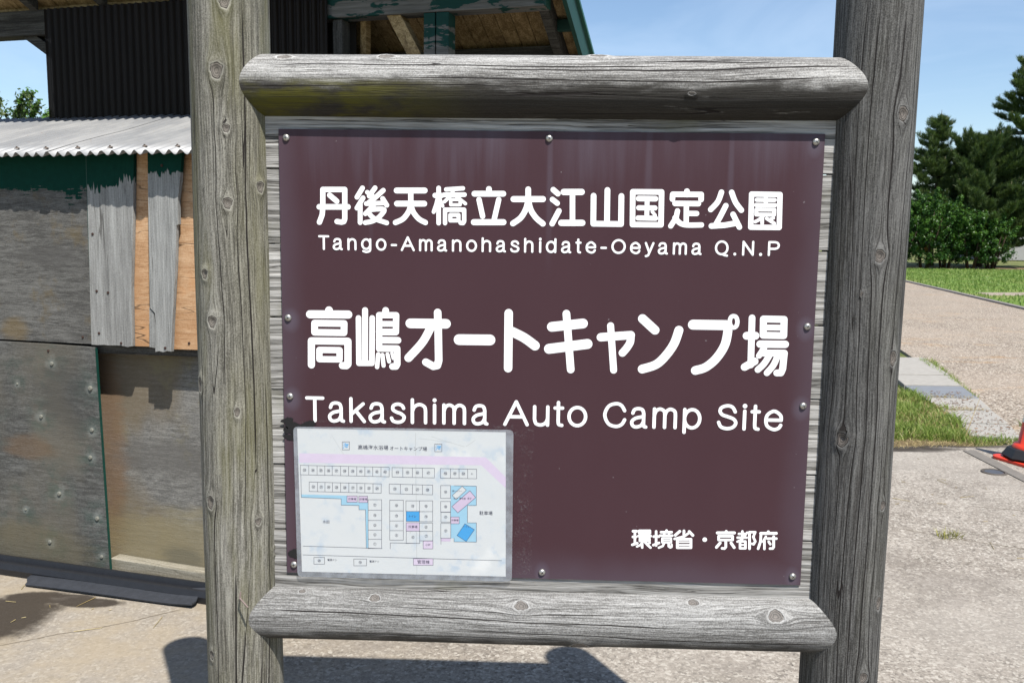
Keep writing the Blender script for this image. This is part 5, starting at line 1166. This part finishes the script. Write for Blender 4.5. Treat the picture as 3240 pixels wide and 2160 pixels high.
def leaf_cloud(centres, radii, n, size, rng, flat=.75):
    k = rng.integers(0, len(centres), n); c = np.array(centres)[k]; r = np.array(radii)[k][:, None]
    d = rng.normal(size=(n, 3)); d /= np.linalg.norm(d, axis=1)[:, None]
    p = c+d*r*(np.abs(rng.normal(size=(n, 1)))*.62)*np.array([1, 1, flat])
    nrm = d*.7+rng.normal(size=(n, 3))*.55+np.array([0, 0, .45]); nrm /= np.linalg.norm(nrm, axis=1)[:, None]
    a = np.cross(nrm, rng.normal(size=(n, 3))); a /= np.linalg.norm(a, axis=1)[:, None]; b = np.cross(nrm, a)
    L = size*rng.uniform(.6, 1.3, (n, 1)); W = L*.5
    V = np.stack([p-a*L*.5, p+b*W*.5, p+a*L*.5, p-b*W*.5], 1).reshape(-1, 3)
    return V, np.arange(n*4).reshape(-1, 4)
def shrub(name, loc, H, W, label, seed, n, mats, size=.11, stems=4, base=.35, cat='shrub', group='broadleaf shrubs behind the lawn'):
    rng = np.random.default_rng(seed); T = empty(name, loc); tag(T, label, cat, group)
    mb = MB(); cs = []; rs = []
    for s_ in range(stems):
        a = s_*6.283/stems+rng.uniform(-.4, .4); r = W*.16
        tip = np.array([math.cos(a)*W*.34, math.sin(a)*W*.34, H*rng.uniform(.55, .8)])
        mb.tube([(math.cos(a)*r*.5, math.sin(a)*r*.5, -.05), (math.cos(a)*r, math.sin(a)*r, H*.25), tuple(tip)], [.055, .045, .015], 6)
    for i in range(int(95*max(1, H/2.5)) if cat == 'shrub' else 30):
        t = rng.uniform(0, 1)**.85; z = base+(H-base)*t; wr = W*.5*math.sqrt(max(.05, 1-((t-.36)/.70)**2))
        a = rng.uniform(0, 6.283); q_ = wr*math.sqrt(rng.uniform(.1, 1))
        cs.append((math.cos(a)*q_, math.sin(a)*q_, z*.93)); rs.append(rng.uniform(.14, .50)*W*.30)
    for i in range(16):                              # stray shoots that break the outline
        a = rng.uniform(0, 6.283); t = rng.uniform(.45, 1.0); q_ = W*.46*math.sqrt(max(.05, 1-((t-.36)/.70)**2))
        for s_ in range(5): cs.append((math.cos(a)*q_*(1+.07*s_), math.sin(a)*q_*(1+.07*s_), (base+(H-base)*t)*.95+.075*s_)); rs.append(.10)
    mb.build('stems', MAT['bark'], T, True)
    V, F = leaf_cloud(cs, rs, n, size, rng, 1.0); obj('crown', np_mesh('crown', V, F, 4), MAT[mats[0]], T)
    if len(mats) > 1:
        top = [(c[0]*1.05, c[1]*1.05-.05, c[2]+.06) for c in cs if c[2] > H*.35]; rr = [r*.9 for c, r in zip(cs, rs) if c[2] > H*.35]
        if top:
            V, F = leaf_cloud(top, rr, n//6, size, rng); obj('young_leaves', np_mesh('young_leaves', V, F, 4), MAT[mats[1]], T)
    return T
SH = [((17.6, 42.3), 3.15, 2.3, 'leafy shrub at the left end of the row, cut by the dark log post'), ((19.0, 42.6), 3.7, 2.3, 'second shrub of the row, with pale green tips'),
      ((20.2, 43.1), 3.35, 2.2, 'dark shrub in the middle of the row, below the slender pine'), ((21.3, 42.7), 2.85, 2.0, 'rounded dark green shrub right of the middle of the row'),
      ((22.4, 43.0), 2.5, 2.0, 'shrub at the right end of the row, in front of the white wall')]
for i, ((x, y), h, w, lab) in enumerate(SH):
    shrub('broadleaf_shrub', (x, y, 0), h, w, lab, 40+i, 24000, ('leaf', 'leaf_light'), .105, 7, .34)
shrub('garden_tree', (-9.0, 12.4, 0), 3.6, 2.3, 'small loose leafy tree showing above the lean-to roof at the left edge', 60, 5200, ('leaf_grey', 'leaf_light'), .085, 7, 1.2, 'tree', None)
# thin upright shoots of that tree
gt_ = [o for o in COL.objects if o.name.startswith('garden_tree')][0]
mb = MB(); rs_ = np.random.default_rng(5); cs = []
for a, b in (((.35, -.1, 2.6), (.62, -.15, 3.52)), ((.55, 0, 2.5), (.98, .05, 3.30)), ((.2, .1, 2.7), (.4, .05, 3.35))):
    mb.tube([a, tuple((np.array(a)+np.array(b))/2+np.array([.05, 0, 0])), b], [.016, .012, .005], 5)
    for t in np.linspace(.3, 1, 7): cs.append(tuple(np.array(a)*(1-t)+np.array(b)*t))
mb.build('shoots', MAT['bark'], gt_)
V, F = leaf_cloud(cs, [.10]*len(cs), 170, .08, rs_, 1.0); obj('shoot_leaves', np_mesh('shoot_leaves', V, F, 4), MAT['leaf_grey'], gt_)
om = MB().lathe([(.10, 0), (.13, .1), (.11, .35), (.02, .42)], 12)
tag(om.build('orange_marker', plain('orange_plastic', (.85, .20, .02), .5, .4, .1, 20), loc=(19.55, 43.9, .75)), 'small bright orange object glimpsed between the shrubs', 'marker')

# ------------------------------------------------------------------ white building behind the trees
BLD = empty('white_building', (33.5, 60, 0), math.radians(-8)); tag(BLD, 'low pale grey building with gridded window behind the pines', 'building')
wl = plain('pale_render', (.36, .355, .345), .9, .2, .2, 2)
MB().box(-3.2, 9, 0, 6, 0, 1.75).build('lower_wall', wl, BLD)
MB().box(-3.2, -2.0, .02, 5.98, 1.752, 3.15).build('upper_wall', wl, BLD)
MB().box(4.0, 9, .02, 5.98, 1.752, 3.15).build('upper_wall', wl, BLD)
MB().add([(-3.6, -.5, 3.155), (9.4, -.5, 3.155), (9.4, 6.5, 3.155), (-3.6, 6.5, 3.155), (-3.6, -.5, 3.30), (9.4, -.5, 3.30), (9.4, 6.5, 3.75), (-3.6, 6.5, 3.75)], [(0, 3, 2, 1), (4, 5, 6, 7), (0, 1, 5, 4), (1, 2, 6, 5), (2, 3, 7, 6), (3, 0, 4, 7)]).build('roof', plain('grey_roof', (.24, .24, .25), .7, .3, .3, 2), BLD)
fr = plain('window_frame', (.20, .21, .22), .5, .4, .1, 4); gl = plain('pale_glass', (.28, .30, .30), .25, .5, .15, 3)
for i in range(6):
    for j in range(3):
        MB().box(-1.98+i*1.0, -1.06+i*1.0, .10, .12, 1.80+j*.45, 2.21+j*.45).build('pane', gl, BLD)
for i in range(7): MB().box(-2.0+i*1.0-.04+.0, -2.0+i*1.0+.02, .06, .15, 1.753, 3.14).build('mullion', fr, BLD)
for j in range(4): MB().box(-2.0, 4.0, .045, .058, 1.752+j*.452-.0, 1.80+j*.452).build('glazing_bar', fr, BLD)
